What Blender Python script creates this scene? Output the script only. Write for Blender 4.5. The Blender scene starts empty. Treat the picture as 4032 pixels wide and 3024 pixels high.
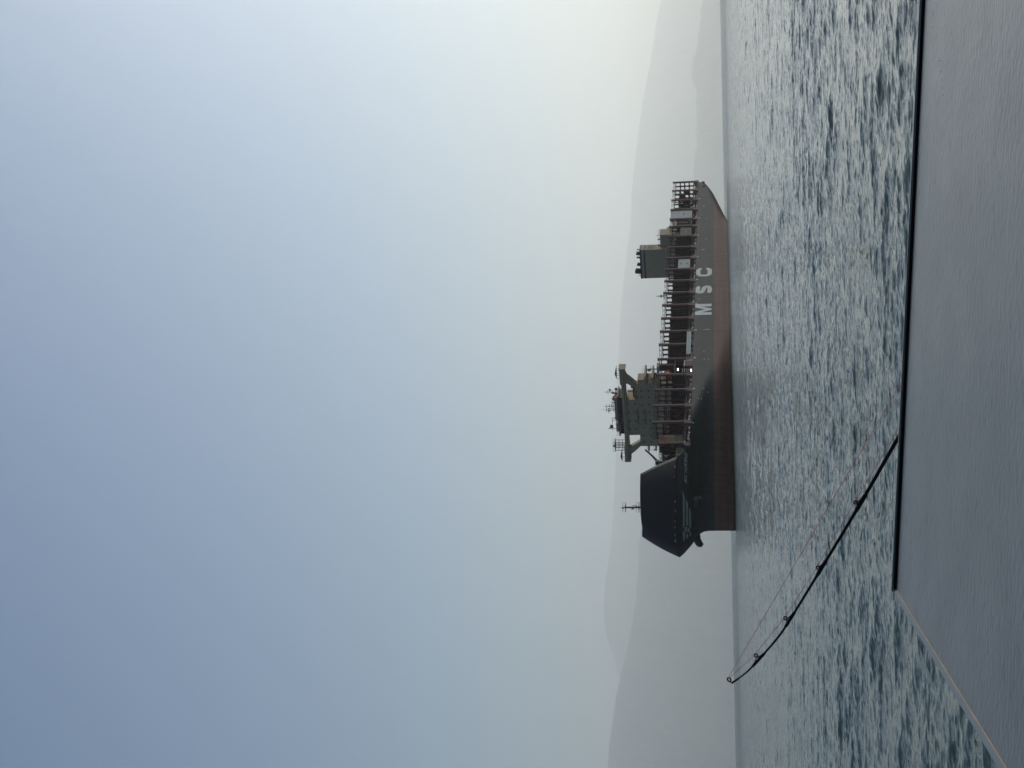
import bpy, bmesh, math, random
import numpy as np
from mathutils import Vector, Matrix, noise

random.seed(7)
SC = bpy.context.scene
COL = SC.collection
rad = math.radians

# ------------------------------------------------------------------ camera
CAM_H = 2.0
cam_data = bpy.data.cameras.new('camera')
cam = bpy.data.objects.new('camera', cam_data)
COL.objects.link(cam)
SC.camera = cam
cam_data.sensor_fit = 'HORIZONTAL'
cam_data.sensor_width = 36.0
cam_data.lens = 36.0 * 4750.0 / 4032.0
cam_data.clip_start = 0.05
cam_data.clip_end = 120000.0
PITCH, ROLL = rad(10.1317), rad(1.1744)
_fw = Vector((0, math.cos(PITCH), math.sin(PITCH)))
_rt = Vector((1, 0, 0))
_dn = Vector((0, math.sin(PITCH), -math.cos(PITCH)))
# the phone was held upright and the frame is stored on its side: picture-right is world-down
_iu = _rt * math.cos(ROLL) + _dn * math.sin(ROLL)      # upright picture right
_iv = -_rt * math.sin(ROLL) + _dn * math.cos(ROLL)     # upright picture down
_x, _y, _z = _iv, _iu, -_fw
cam.matrix_world = Matrix(((_x.x, _y.x, _z.x, 0), (_x.y, _y.y, _z.y, 0), (_x.z, _y.z, _z.z, CAM_H), (0, 0, 0, 1)))

# ------------------------------------------------------------------ light
SUN_AZ, SUN_EL = rad(44.3), rad(20.0)
world = bpy.data.worlds.new('World')
SC.world = world
world.use_nodes = True
wn = world.node_tree
sky = wn.nodes.new('ShaderNodeTexSky')
sky.sky_type = 'NISHITA'
sky.sun_disc = False
sky.sun_elevation = SUN_EL
sky.sun_rotation = SUN_AZ
sky.altitude = 0.0
sky.air_density = 1.5
sky.dust_density = 1.3
sky.ozone_density = 7.0
bg = wn.nodes['Background']
bg.inputs['Strength'].default_value = 0.075
wn.links.new(sky.outputs['Color'], bg.inputs['Color'])

sun_data = bpy.data.lights.new('sun', 'SUN')
sun_data.energy = 2.6
sun_data.angle = rad(0.6)
sun_data.color = (1.0, 0.975, 0.86)
sun = bpy.data.objects.new('sun', sun_data)
COL.objects.link(sun)
sdir = Vector((math.sin(SUN_AZ) * math.cos(SUN_EL), math.cos(SUN_AZ) * math.cos(SUN_EL), math.sin(SUN_EL)))
sun.rotation_euler = sdir.to_track_quat('Z', 'Y').to_euler()

SC.view_settings.view_transform = 'Standard'
SC.view_settings.look = 'None'
SC.view_settings.exposure = 0.18
SC.view_settings.gamma = 1.0
SC.view_settings.use_curve_mapping = False
SC.cycles.use_denoising = True
SC.cycles.volume_bounces = 8
SC.cycles.max_bounces = 12
SC.cycles.caustics_reflective = False
SC.cycles.caustics_refractive = False

# ------------------------------------------------------------------ materials
def mat(name, col, rough=0.6, metal=0.0, spec=0.5, var=0.0, scale=1.0, bump=0.0, bscale=None, stretch=(1, 1, 1), emit=None):
    m = bpy.data.materials.new(name)
    m.use_nodes = True
    nt = m.node_tree
    p = nt.nodes['Principled BSDF']
    p.inputs['Base Color'].default_value = (*col, 1)
    p.inputs['Roughness'].default_value = rough
    p.inputs['Metallic'].default_value = metal
    p.inputs['Specular IOR Level'].default_value = spec
    if emit:
        p.inputs['Emission Color'].default_value = (*col, 1)
        p.inputs['Emission Strength'].default_value = emit
    if var or bump:
        tc = nt.nodes.new('ShaderNodeTexCoord')
        mp = nt.nodes.new('ShaderNodeMapping')
        mp.inputs['Scale'].default_value = stretch
        nt.links.new(tc.outputs['Object'], mp.inputs['Vector'])
    if var:
        n = nt.nodes.new('ShaderNodeTexNoise')
        n.inputs['Scale'].default_value = scale
        n.inputs['Detail'].default_value = 6
        n.inputs['Roughness'].default_value = 0.65
        nt.links.new(mp.outputs['Vector'], n.inputs['Vector'])
        r = nt.nodes.new('ShaderNodeMapRange')
        r.inputs['From Min'].default_value = 0.3
        r.inputs['From Max'].default_value = 0.7
        r.inputs['To Min'].default_value = 1 - var
        r.inputs['To Max'].default_value = 1 + var
        nt.links.new(n.outputs['Fac'], r.inputs['Value'])
        mx = nt.nodes.new('ShaderNodeMix')
        mx.data_type = 'RGBA'
        mx.blend_type = 'MULTIPLY'
        mx.inputs['Factor'].default_value = 1
        mx.inputs['A'].default_value = (*col, 1)
        nt.links.new(r.outputs['Result'], mx.inputs['B'])
        nt.links.new(mx.outputs['Result'], p.inputs['Base Color'])
    if bump:
        n2 = nt.nodes.new('ShaderNodeTexNoise')
        n2.inputs['Scale'].default_value = bscale or scale
        n2.inputs['Detail'].default_value = 4
        nt.links.new(mp.outputs['Vector'], n2.inputs['Vector'])
        b = nt.nodes.new('ShaderNodeBump')
        b.inputs['Strength'].default_value = bump
        b.inputs['Distance'].default_value = 0.05
        nt.links.new(n2.outputs['Fac'], b.inputs['Height'])
        nt.links.new(b.outputs['Normal'], p.inputs['Normal'])
    return m

def hull_material():
    m = bpy.data.materials.new('hull_paint')
    m.use_nodes = True
    nt = m.node_tree
    L = nt.links.new
    p = nt.nodes['Principled BSDF']
    tc = nt.nodes.new('ShaderNodeTexCoord')
    sep = nt.nodes.new('ShaderNodeSeparateXYZ')
    L(tc.outputs['Object'], sep.inputs['Vector'])
    gt = nt.nodes.new('ShaderNodeMath'); gt.operation = 'GREATER_THAN'
    gt.inputs[1].default_value = 8.25
    L(sep.outputs['Z'], gt.inputs[0])
    mx = nt.nodes.new('ShaderNodeMix'); mx.data_type = 'RGBA'
    mx.inputs['A'].default_value = (0.135, 0.064, 0.054, 1)     # antifouling red
    mx.inputs['B'].default_value = (0.038, 0.042, 0.048, 1)     # dark grey topside
    L(gt.outputs['Value'], mx.inputs['Factor'])
    # wet, weed-stained strip just above the water
    wt = nt.nodes.new('ShaderNodeMapRange')
    wt.inputs['From Min'].default_value = 0.45; wt.inputs['From Max'].default_value = 0.9
    wt.inputs['To Min'].default_value = 0.0; wt.inputs['To Max'].default_value = 1.0
    L(sep.outputs['Z'], wt.inputs['Value'])
    mw = nt.nodes.new('ShaderNodeMix'); mw.data_type = 'RGBA'
    mw.inputs['A'].default_value = (0.022, 0.022, 0.014, 1)
    L(wt.outputs['Result'], mw.inputs['Factor']); L(mx.outputs['Result'], mw.inputs['B'])
    mx = mw
    # vertical weathering streaks
    mp = nt.nodes.new('ShaderNodeMapping'); mp.inputs['Scale'].default_value = (0.5, 0.5, 0.035)
    L(tc.outputs['Object'], mp.inputs['Vector'])
    n1 = nt.nodes.new('ShaderNodeTexNoise'); n1.inputs['Scale'].default_value = 1.0; n1.inputs['Detail'].default_value = 7
    L(mp.outputs['Vector'], n1.inputs['Vector'])
    mp2 = nt.nodes.new('ShaderNodeMapping'); mp2.inputs['Scale'].default_value = (0.02, 0.1, 0.45)
    L(tc.outputs['Object'], mp2.inputs['Vector'])
    n2 = nt.nodes.new('ShaderNodeTexNoise'); n2.inputs['Scale'].default_value = 1.0; n2.inputs['Detail'].default_value = 5
    L(mp2.outputs['Vector'], n2.inputs['Vector'])
    ad = nt.nodes.new('ShaderNodeMath'); ad.operation = 'ADD'
    L(n1.outputs['Fac'], ad.inputs[0]); L(n2.outputs['Fac'], ad.inputs[1])
    r = nt.nodes.new('ShaderNodeMapRange')
    r.inputs['From Min'].default_value = 0.7; r.inputs['From Max'].default_value = 1.3
    r.inputs['To Min'].default_value = 0.74; r.inputs['To Max'].default_value = 1.28
    L(ad.outputs['Value'], r.inputs['Value'])
    m2 = nt.nodes.new('ShaderNodeMix'); m2.data_type = 'RGBA'; m2.blend_type = 'MULTIPLY'; m2.inputs['Factor'].default_value = 1
    L(mx.outputs['Result'], m2.inputs['A']); L(r.outputs['Result'], m2.inputs['B'])
    # welded plate rows
    w = nt.nodes.new('ShaderNodeTexBrick')
    w.inputs['Scale'].default_value = 1.0
    w.inputs['Brick Width'].default_value = 12.0
    w.inputs['Row Height'].default_value = 2.7
    w.inputs['Mortar Size'].default_value = 0.09
    w.inputs['Mortar Smooth'].default_value = 0.6
    w.inputs['Color1'].default_value = (1, 1, 1, 1); w.inputs['Color2'].default_value = (0.93, 0.93, 0.93, 1)
    w.inputs['Mortar'].default_value = (0.84, 0.84, 0.84, 1)
    cmb = nt.nodes.new('ShaderNodeCombineXYZ')
    L(sep.outputs['X'], cmb.inputs['X']); L(sep.outputs['Z'], cmb.inputs['Y'])
    L(cmb.outputs['Vector'], w.inputs['Vector'])
    m3 = nt.nodes.new('ShaderNodeMix'); m3.data_type = 'RGBA'; m3.blend_type = 'MULTIPLY'; m3.inputs['Factor'].default_value = 1
    L(m2.outputs['Result'], m3.inputs['A']); L(w.outputs['Color'], m3.inputs['B'])
    L(m3.outputs['Result'], p.inputs['Base Color'])
    p.inputs['Roughness'].default_value = 0.6
    p.inputs['Specular IOR Level'].default_value = 0.2
    return m

def water_material():
    m = bpy.data.materials.new('sea_water')
    m.use_nodes = True
    nt = m.node_tree
    L = nt.links.new
    p = nt.nodes['Principled BSDF']
    p.inputs['Base Color'].default_value = (0.058, 0.086, 0.060, 1)
    p.inputs['Roughness'].default_value = 0.075
    p.inputs['IOR'].default_value = 1.333
    geo = nt.nodes.new('ShaderNodeNewGeometry')
    acc = geo.outputs['Normal']
    ln = nt.nodes.new('ShaderNodeVectorMath'); ln.operation = 'LENGTH'
    L(geo.outputs['Position'], ln.inputs[0])
    rf = nt.nodes.new('ShaderNodeMapRange')
    rf.inputs['From Min'].default_value = 90; rf.inputs['From Max'].default_value = 480
    rf.inputs['To Min'].default_value = 0.05; rf.inputs['To Max'].default_value = 0.27
    L(ln.outputs['Value'], rf.inputs['Value'])
    L(rf.outputs['Result'], p.inputs['Roughness'])
    # short ripples are carried by the shading; far out, where the mesh is too coarse for the chop, the chop is too
    for sc, a_near, a_far, d0, d1, det, st in ((13.0, 0.85, 0.80, 15, 120, 2, (0.6, 1.3, 1)), (3.2, 0.46, 1.20, 25, 130, 3, (0.55, 1.3, 1)), (0.6, 0.0, 0.85, 100, 300, 3, (0.7, 1.3, 1)), (0.09, 0.0, 0.30, 200, 700, 2, (0.6, 1.3, 1))):
        mp = nt.nodes.new('ShaderNodeMapping'); mp.inputs['Scale'].default_value = st
        L(geo.outputs['Position'], mp.inputs['Vector'])
        n = nt.nodes.new('ShaderNodeTexNoise')
        n.inputs['Scale'].default_value = sc; n.inputs['Detail'].default_value = det
        L(mp.outputs['Vector'], n.inputs['Vector'])
        s = nt.nodes.new('ShaderNodeVectorMath'); s.operation = 'SUBTRACT'
        s.inputs[1].default_value = (0.5, 0.5, 0.5)
        L(n.outputs['Color'], s.inputs[0])
        fl = nt.nodes.new('ShaderNodeVectorMath'); fl.operation = 'MULTIPLY'
        fl.inputs[1].default_value = (1, 1, 0)
        L(s.outputs['Vector'], fl.inputs[0])
        am = nt.nodes.new('ShaderNodeMapRange'); am.interpolation_type = 'SMOOTHSTEP'
        am.inputs['From Min'].default_value = d0; am.inputs['From Max'].default_value = d1
        am.inputs['To Min'].default_value = a_near; am.inputs['To Max'].default_value = a_far
        L(ln.outputs['Value'], am.inputs['Value'])
        k = nt.nodes.new('ShaderNodeVectorMath'); k.operation = 'SCALE'
        L(fl.outputs['Vector'], k.inputs[0]); L(am.outputs['Result'], k.inputs['Scale'])
        a = nt.nodes.new('ShaderNodeVectorMath'); a.operation = 'ADD'
        L(acc, a.inputs[0]); L(k.outputs['Vector'], a.inputs[1])
        acc = a.outputs['Vector']
    nn = nt.nodes.new('ShaderNodeVectorMath'); nn.operation = 'NORMALIZE'
    L(acc, nn.inputs[0])
    L(nn.outputs['Vector'], p.inputs['Normal'])
    return m

def gel_material():
    m = bpy.data.materials.new('grey_gelcoat')
    m.use_nodes = True
    nt = m.node_tree
    L = nt.links.new
    p = nt.nodes['Principled BSDF']
    tc = nt.nodes.new('ShaderNodeTexCoord')
    def nz(scale, stretch, det):
        mp = nt.nodes.new('ShaderNodeMapping'); mp.inputs['Scale'].default_value = stretch
        L(tc.outputs['Object'], mp.inputs['Vector'])
        n = nt.nodes.new('ShaderNodeTexNoise'); n.inputs['Scale'].default_value = scale; n.inputs['Detail'].default_value = det
        L(mp.outputs['Vector'], n.inputs['Vector'])
        return n.outputs['Fac']
    def rng_(src, a, b, c, d):
        r = nt.nodes.new('ShaderNodeMapRange')
        r.inputs['From Min'].default_value = a; r.inputs['From Max'].default_value = b
        r.inputs['To Min'].default_value = c; r.inputs['To Max'].default_value = d
        L(src, r.inputs['Value'])
        return r.outputs['Result']
    def mul(a, b):
        q = nt.nodes.new('ShaderNodeMath'); q.operation = 'MULTIPLY'
        L(a, q.inputs[0]); L(b, q.inputs[1])
        return q.outputs['Value']
    stain = rng_(nz(3.0, (1, 1, 1), 5), 0.35, 0.65, 0.93, 1.06)
    speck = rng_(nz(55, (0.5, 1, 1), 3), 0.32, 0.40, 0.25, 1.0)
    fac = mul(stain, speck)
    mx = nt.nodes.new('ShaderNodeMix'); mx.data_type = 'RGBA'; mx.blend_type = 'MULTIPLY'; mx.inputs['Factor'].default_value = 1
    mx.inputs['A'].default_value = (0.077, 0.078, 0.078, 1)
    L(fac, mx.inputs['B'])
    L(mx.outputs['Result'], p.inputs['Base Color'])
    L(rng_(nz(9.0, (1, 1, 1), 4), 0.3, 0.7, 0.30, 0.35), p.inputs['Roughness'])
    p.inputs['Specular IOR Level'].default_value = 0.9
    b = nt.nodes.new('ShaderNodeBump'); b.inputs['Strength'].default_value = 0.07; b.inputs['Distance'].default_value = 0.05
    L(nz(95.0, (0.6, 1, 1), 4), b.inputs['Height'])
    L(b.outputs['Normal'], p.inputs['Normal'])
    return m

M = {}
M['hull'] = hull_material()
M['water'] = water_material()
M['navy'] = mat('navy_shield_paint', (0.007, 0.009, 0.016), 0.65, spec=0.12, var=0.18, scale=0.15)
M['primer'] = mat('red_brown_primer', (0.17, 0.088, 0.078), 0.75, spec=0.2, var=0.35, scale=0.9)
M['primer_dark'] = mat('dark_brown_steel', (0.075, 0.034, 0.030), 0.8, spec=0.2, var=0.3, scale=0.6)
M['buff'] = mat('buff_superstructure_paint', (0.38, 0.285, 0.19), 0.7, spec=0.2, var=0.12, scale=0.35)
M['bolster'] = mat('worn_dark_grey_steel', (0.055, 0.060, 0.066), 0.6, spec=0.2, var=0.45, scale=0.8)
M['white'] = mat('white_paint', (0.72, 0.73, 0.72), 0.6, var=0.08, scale=0.8)
M['mark'] = mat('hull_white_lettering', (0.78, 0.78, 0.77), 0.65, spec=0.2, var=0.1, scale=0.6)
M['logo'] = mat('logo_grey_lettering', (0.72, 0.74, 0.78), 0.65, spec=0.2, var=0.1, scale=0.6)
M['grey'] = mat('grey_lettering', (0.16, 0.16, 0.17), 0.7)
M['text_dark'] = mat('dark_lettering', (0.055, 0.055, 0.055), 0.7)
M['dark'] = mat('dark_steel', (0.030, 0.030, 0.032), 0.7, var=0.2, scale=1.5)
M['black'] = mat('soot_and_hole_shade_black', (0.014, 0.014, 0.015), 0.8)  # also colours in the shade inside the mooring openings
M['band'] = mat('funnel_band_blue', (0.020, 0.026, 0.042), 0.6)
M['glass'] = mat('dark_window_glass', (0.008, 0.010, 0.018), 0.4, spec=0.15)
M['roofred'] = mat('red_brown_roof_edge', (0.13, 0.042, 0.034), 0.6, var=0.15, scale=0.6)
M['orange'] = mat('lifeboat_orange_red', (0.50, 0.085, 0.045), 0.45, var=0.1, scale=0.8)
M['steel'] = mat('galvanised_steel', (0.42, 0.43, 0.42), 0.5, metal=0.3, var=0.15, scale=1.0)
M['deck'] = mat('deck_red_brown', (0.105, 0.058, 0.052), 0.85, var=0.3, scale=0.4)
M['c_white'] = mat('container_off_white', (0.56, 0.57, 0.55), 0.6, var=0.07, scale=0.7)
M['c_olive'] = mat('container_olive', (0.135, 0.128, 0.068), 0.65, var=0.15, scale=0.7)
M['c_ochre'] = mat('container_ochre', (0.21, 0.165, 0.075), 0.65, var=0.12, scale=0.7)
M['c_red'] = mat('container_rust_red', (0.24, 0.062, 0.055), 0.65, var=0.12, scale=0.7)
M['c_blue'] = mat('container_navy_blue', (0.022, 0.028, 0.055), 0.65, var=0.12, scale=0.7)
M['lamp'] = mat('lit_floodlight', (1.0, 0.97, 0.92), 0.5, emit=6.0)
M['forest'] = mat('hillside_forest', (0.045, 0.060, 0.038), 0.95, spec=0.0, var=0.4, scale=0.004)
M['gel'] = gel_material()
M['gel_plain'] = mat('smooth_grey_gelcoat', (0.17, 0.18, 0.20), 0.35, spec=0.45, var=0.05, scale=4.0)
M['boat_white'] = mat('boat_white_gelcoat', (0.60, 0.61, 0.61), 0.35, var=0.05, scale=2.0)
M['drop'] = mat('droplet_glint_metal', (0.95, 0.95, 0.95), 0.12, metal=1.0)  # polished metal in place of water, for a white glint
M['rubber'] = mat('black_rubber', (0.004, 0.004, 0.004), 0.75, spec=0.1)
M['trim'] = mat('tan_trim', (0.34, 0.27, 0.19), 0.5, var=0.2, scale=20.0)
M['carbon'] = mat('black_carbon_blank', (0.004, 0.004, 0.005), 0.55, spec=0.15)
M['ring'] = mat('dark_guide_ring', (0.006, 0.005, 0.005), 0.5, spec=0.2)
M['line'] = mat('red_braided_line', (0.72, 0.13, 0.12), 0.6)
M['cork'] = mat('black_foam_grip', (0.02, 0.02, 0.02), 0.9)

# ------------------------------------------------------------------ mesh helpers
class MB:
    def __init__(self):
        self.v = []
        self.f = []
    def add(self, verts, faces):
        o = len(self.v)
        self.v += [tuple(q) for q in verts]
        self.f += [tuple(i + o for i in fc) for fc in faces]
        return self
    def box(self, x0, x1, y0, y1, z0, z1):
        return self.add([(x0, y0, z0), (x1, y0, z0), (x1, y1, z0), (x0, y1, z0), (x0, y0, z1), (x1, y0, z1), (x1, y1, z1), (x0, y1, z1)],
                        [(0, 3, 2, 1), (4, 5, 6, 7), (0, 1, 5, 4), (1, 2, 6, 5), (2, 3, 7, 6), (3, 0, 4, 7)])
    def prism_x(self, poly, x0, x1):       # poly of (y, z)
        n = len(poly)
        vs = [(x0, a, b) for a, b in poly] + [(x1, a, b) for a, b in poly]
        return self.add(vs, [tuple(range(n)), tuple(range(2 * n - 1, n - 1, -1))] + [(i, i + n, (i + 1) % n + n, (i + 1) % n) for i in range(n)])
    def prism_y(self, poly, y0, y1):       # poly of (x, z)
        n = len(poly)
        vs = [(a, y0, b) for a, b in poly] + [(a, y1, b) for a, b in poly]
        return self.add(vs, [tuple(range(n)), tuple(range(2 * n - 1, n - 1, -1))] + [(i, i + n, (i + 1) % n + n, (i + 1) % n) for i in range(n)])
    def tube(self, pts, rs, n=8, cap=True):
        pts = [Vector(q) for q in pts]
        if not hasattr(rs, '__len__'):
            rs = [rs] * len(pts)
        base = len(self.v)
        up = None
        for i, q in enumerate(pts):
            d = (pts[min(i + 1, len(pts) - 1)] - pts[max(i - 1, 0)]).normalized()
            if up is None:
                up = Vector((0, 0, 1)) if abs(d.z) < 0.9 else Vector((1, 0, 0))
            a = d.cross(up).normalized()
            up = a.cross(d).normalized()
            for k in range(n):
                t = 2 * math.pi * k / n
                self.v.append(tuple(q + (a * math.cos(t) + up * math.sin(t)) * rs[i]))
        for i in range(len(pts) - 1):
            for k in range(n):
                a0 = base + i * n + k; a1 = base + i * n + (k + 1) % n
                self.f.append((a0, a1, a1 + n, a0 + n))
        if cap:
            self.f.append(tuple(base + k for k in range(n))[::-1])
            self.f.append(tuple(base + (len(pts) - 1) * n + k for k in range(n)))
        return self
    def bar(self, a, b, w):
        return self.tube([a, b], w / 2 * 1.2, 4)
    def torus(self, c, ax, R, r, n=20, k=8):
        c = Vector(c); ax = Vector(ax).normalized()
        u = ax.orthogonal().normalized(); w = ax.cross(u)
        base = len(self.v)
        for i in range(n):
            t = 2 * math.pi * i / n
            d = u * math.cos(t) + w * math.sin(t)
            for j in range(k):
                p = 2 * math.pi * j / k
                self.v.append(tuple(c + d * (R + r * math.cos(p)) + ax * r * math.sin(p)))
        for i in range(n):
            for j in range(k):
                self.f.append((base + i * k + j, base + ((i + 1) % n) * k + j, base + ((i + 1) % n) * k + (j + 1) % k, base + i * k + (j + 1) % k))
        return self
    def ball(self, c, r, n=12, m=8, sq=(1, 1, 1)):
        base = len(self.v)
        for i in range(1, m):
            th = math.pi * i / m
            for j in range(n):
                ph = 2 * math.pi * j / n
                self.v.append((c[0] + r * sq[0] * math.sin(th) * math.cos(ph), c[1] + r * sq[1] * math.sin(th) * math.sin(ph), c[2] + r * sq[2] * math.cos(th)))
        self.v.append((c[0], c[1], c[2] + r * sq[2])); self.v.append((c[0], c[1], c[2] - r * sq[2]))
        T, B = len(self.v) - 2, len(self.v) - 1
        for i in range(m - 2):
            for j in range(n):
                a = base + i * n + j; b = base + i * n + (j + 1) % n
                self.f.append((a, a + n, b + n, b))
        for j in range(n):
            self.f.append((T, base + j, base + (j + 1) % n))
            self.f.append((B, base + (m - 2) * n + (j + 1) % n, base + (m - 2) * n + j))
        return self
    def mesh(self, name, material, smooth=False, recalc=True, flipy=False):
        me = bpy.data.meshes.new(name)
        v = [(a, -b, c) for a, b, c in self.v] if flipy else self.v
        me.from_pydata(v, [], self.f)
        if recalc:
            bm = bmesh.new(); bm.from_mesh(me)
            bmesh.ops.recalc_face_normals(bm, faces=bm.faces)
            bm.to_mesh(me); bm.free()
        if smooth:
            me.polygons.foreach_set('use_smooth', [True] * len(me.polygons))
        me.materials.append(M[material] if isinstance(material, str) else material)
        me.update()
        return me
    def build(self, name, material, parent=None, **kw):
        return put(name, self.mesh(name, material, **kw), parent)
    def ship(self, name, material, parent, **kw):     # coordinates (s aft, t to port, z up)
        return self.build(name, material, parent, flipy=True, **kw)

def put(name, me, parent=None, loc=None):
    o = bpy.data.objects.new(name, me)
    COL.objects.link(o)
    if parent is not None:
        o.parent = parent
    if loc is not None:
        o.location = loc
    return o

def empty(name, loc=(0, 0, 0), rz=0.0):
    o = bpy.data.objects.new(name, None)
    COL.objects.link(o)
    o.location = loc
    o.rotation_euler = (0, 0, rz)
    return o

def tag(o, label=None, cat=None, group=None, kind=None):
    if label: o['label'] = label
    if cat: o['category'] = cat
    if group: o['group'] = group
    if kind: o['kind'] = kind
    return o

def text_geo(s, bold=0.0, shear=0.0, spacing=1.0):
    """2D outline faces of a word in the built-in font: verts (x 0..w, y 0..1) and faces"""
    cu = bpy.data.curves.new('word', 'FONT')
    cu.body = s
    cu.offset = bold
    cu.shear = shear
    cu.space_character = spacing
    cu.resolution_u = 4
    o = bpy.data.objects.new('word', cu)
    COL.objects.link(o)
    dg = bpy.context.evaluated_depsgraph_get()
    dg.update()
    me = o.evaluated_get(dg).to_mesh()
    V = [(v.co.x, v.co.y) for v in me.vertices]
    Fc = [tuple(p.vertices) for p in me.polygons]
    o.evaluated_get(dg).to_mesh_clear()
    bpy.data.objects.remove(o)
    bpy.data.curves.remove(cu)
    x0 = min(a for a, b in V); x1 = max(a for a, b in V); y0 = min(b for a, b in V); y1 = max(b for a, b in V)
    h = y1 - y0
    return [((a - x0) / h, (b - y0) / h) for a, b in V], Fc, (x1 - x0) / h

# ------------------------------------------------------------------ sea
WAVE = 0.0215
def build_sea():
    rng = np.random.default_rng(3)
    az = np.concatenate([np.linspace(-75, -23, 60, endpoint=False), np.linspace(-23, 23, 600), np.linspace(23, 75, 61)[1:]])
    az = np.radians(az)
    r = np.concatenate([np.geomspace(0.4, 5.5, 24, endpoint=False), np.geomspace(5.5, 320, 1350), np.geomspace(320, 70000, 70)[1:]])
    A, R = np.meshgrid(az, r)
    X, Y = R * np.sin(A), R * np.cos(A)
    cell = np.gradient(r)[:, None] * np.ones_like(A)
    Z = np.zeros_like(X)
    # gusts: patches where the short chop is livelier
    pf = np.sin(X * 0.83 + 1.3 * np.sin(Y * 0.51 + 0.4 * X)) * np.sin(Y * 0.67 + 1.6 * np.sin(X * 0.39)) + 0.7 * np.sin(X * 0.33 - Y * 0.41 + 1.2 * np.sin(Y * 0.21))
    gust = 0.80 + 0.38 * np.clip(0.5 + 0.42 * pf, 0, 1.3) ** 2 + 0.28 * np.sin(X * 0.19 + 1.7 * np.sin(Y * 0.11)) * np.sin(Y * 0.23 + 1.1 * np.sin(X * 0.07)) + 0.22 * np.sin(X * 0.045 + 2.0) * np.sin(Y * 0.06 + 0.5)
    nw = 120
    lam = np.geomspace(0.15, 11.0, nw)
    for i, l in enumerate(lam):
        th = rng.normal(math.radians(192), 0.36)
        k = 2 * math.pi / l
        g = min(1.0, l / 0.25) * (1.0 if l < 0.9 else (l / 0.9) ** -1.05)
        a = WAVE * g / k * rng.uniform(0.6, 1.4)
        ph = k * (X * math.sin(th) + Y * math.cos(th)) + rng.uniform(0, 6.28) + (0.9 * np.sin(X * 0.6 / l ** 0.5 + i) * np.sin(Y * 0.45 / l ** 0.5 + 2 * i) if l < 3 else 0)
        w = np.clip((l / cell - 1.5) / 1.5, 0, 1)
        s = np.sin(ph)
        Z += w * a * (s + 0.30 * (s * s - 0.5)) * (gust if l < 2.5 else 1)
    n, mcols = X.shape
    V = np.stack([X, Y, Z], -1).reshape(-1, 3)
    idx = np.arange(n * mcols).reshape(n, mcols)
    Fq = np.stack([idx[:-1, :-1], idx[:-1, 1:], idx[1:, 1:], idx[1:, :-1]], -1).reshape(-1, 4)
    # flip so that normals point up
    Fq = Fq[:, ::-1]
    me = bpy.data.meshes.new('sea')
    me.vertices.add(len(V)); me.vertices.foreach_set('co', V.ravel())
    me.loops.add(Fq.size); me.loops.foreach_set('vertex_index', Fq.ravel().astype(np.int32))
    me.polygons.add(len(Fq))
    me.polygons.foreach_set('loop_start', np.arange(0, Fq.size, 4, dtype=np.int32))
    me.polygons.foreach_set('loop_total', np.full(len(Fq), 4, dtype=np.int32))
    me.polygons.foreach_set('use_smooth', np.ones(len(Fq), dtype=bool))
    me.update(calc_edges=True)
    me.validate()
    me.materials.append(M['water'])
    o = put('sea', me)
    tag(o, kind='structure')
    # the same water all round, below the chop of the near sheet
    mb = MB()
    S = 70000
    mb.add([(-S, -S, -1.2), (S, -S, -1.2), (S, S, -1.2), (-S, S, -1.2)], [(0, 1, 2, 3)])
    tag(mb.build('sea', 'water', recalc=False), kind='structure')
build_sea()

# ------------------------------------------------------------------ hills
F = 4750.0
def direction(x, y):
    u = (1512 - y) / F; v = (x - 2016) / F
    d = _iu * u + _iv * v + _fw
    return d / d.y

def hill(name, crest, D, width, seed, tree=6.0, n=900, rows=34, rough=0.06):
    """crest: list of points on the skyline; the ridge stands D metres away and falls to the water on both sides"""
    P = [direction(*c) for c in crest]
    P.sort(key=lambda d: d.x)
    xs = np.array([d.x * D for d in P]); hs = np.array([d.z * D + CAM_H for d in P])
    X = np.linspace(xs[0], xs[-1], n)
    H = np.interp(X, xs, hs)
    V = []; Fc = []
    for j in range(rows + 1):
        t = -1 + 2 * j / rows
        for i in range(n):
            x = X[i]
            y = D + t * width
            nz = noise.fractal(Vector((x * 0.0006 + seed, y * 0.0006, seed * 3.1)), 1.0, 2.0, 5)
            spur = noise.fractal(Vector((x * 0.0012 + seed * 2, seed, 0)), 1.0, 2.0, 4)
            p = max(0.0, 1 - abs(t) ** 1.25 * (1 + 0.25 * spur))
            z = H[i] * (p * p * (3 - 2 * p)) * (1 + rough * 2.2 * nz * (1 - p) * 2)
            if j == rows // 2:
                z = H[i]
            tr = noise.noise(Vector((x * 0.016 + seed, y * 0.01, 0))) + 0.7 * noise.noise(Vector((x * 0.04, y * 0.02, seed)))
            z += tree * tr * (0.3 + 0.7 * p)
            if j in (0, rows):
                z = -3.0
            V.append((x, y, z))
    for j in range(rows):
        for i in range(n - 1):
            a = j * n + i
            Fc.append((a, a + 1, a + n + 1, a + n))
    me = bpy.data.meshes.new(name)
    me.from_pydata(V, [], Fc)
    me.polygons.foreach_set('use_smooth', [True] * len(me.polygons))
    me.materials.append(M['forest'])
    return tag(put(name, me), kind='structure')

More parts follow.
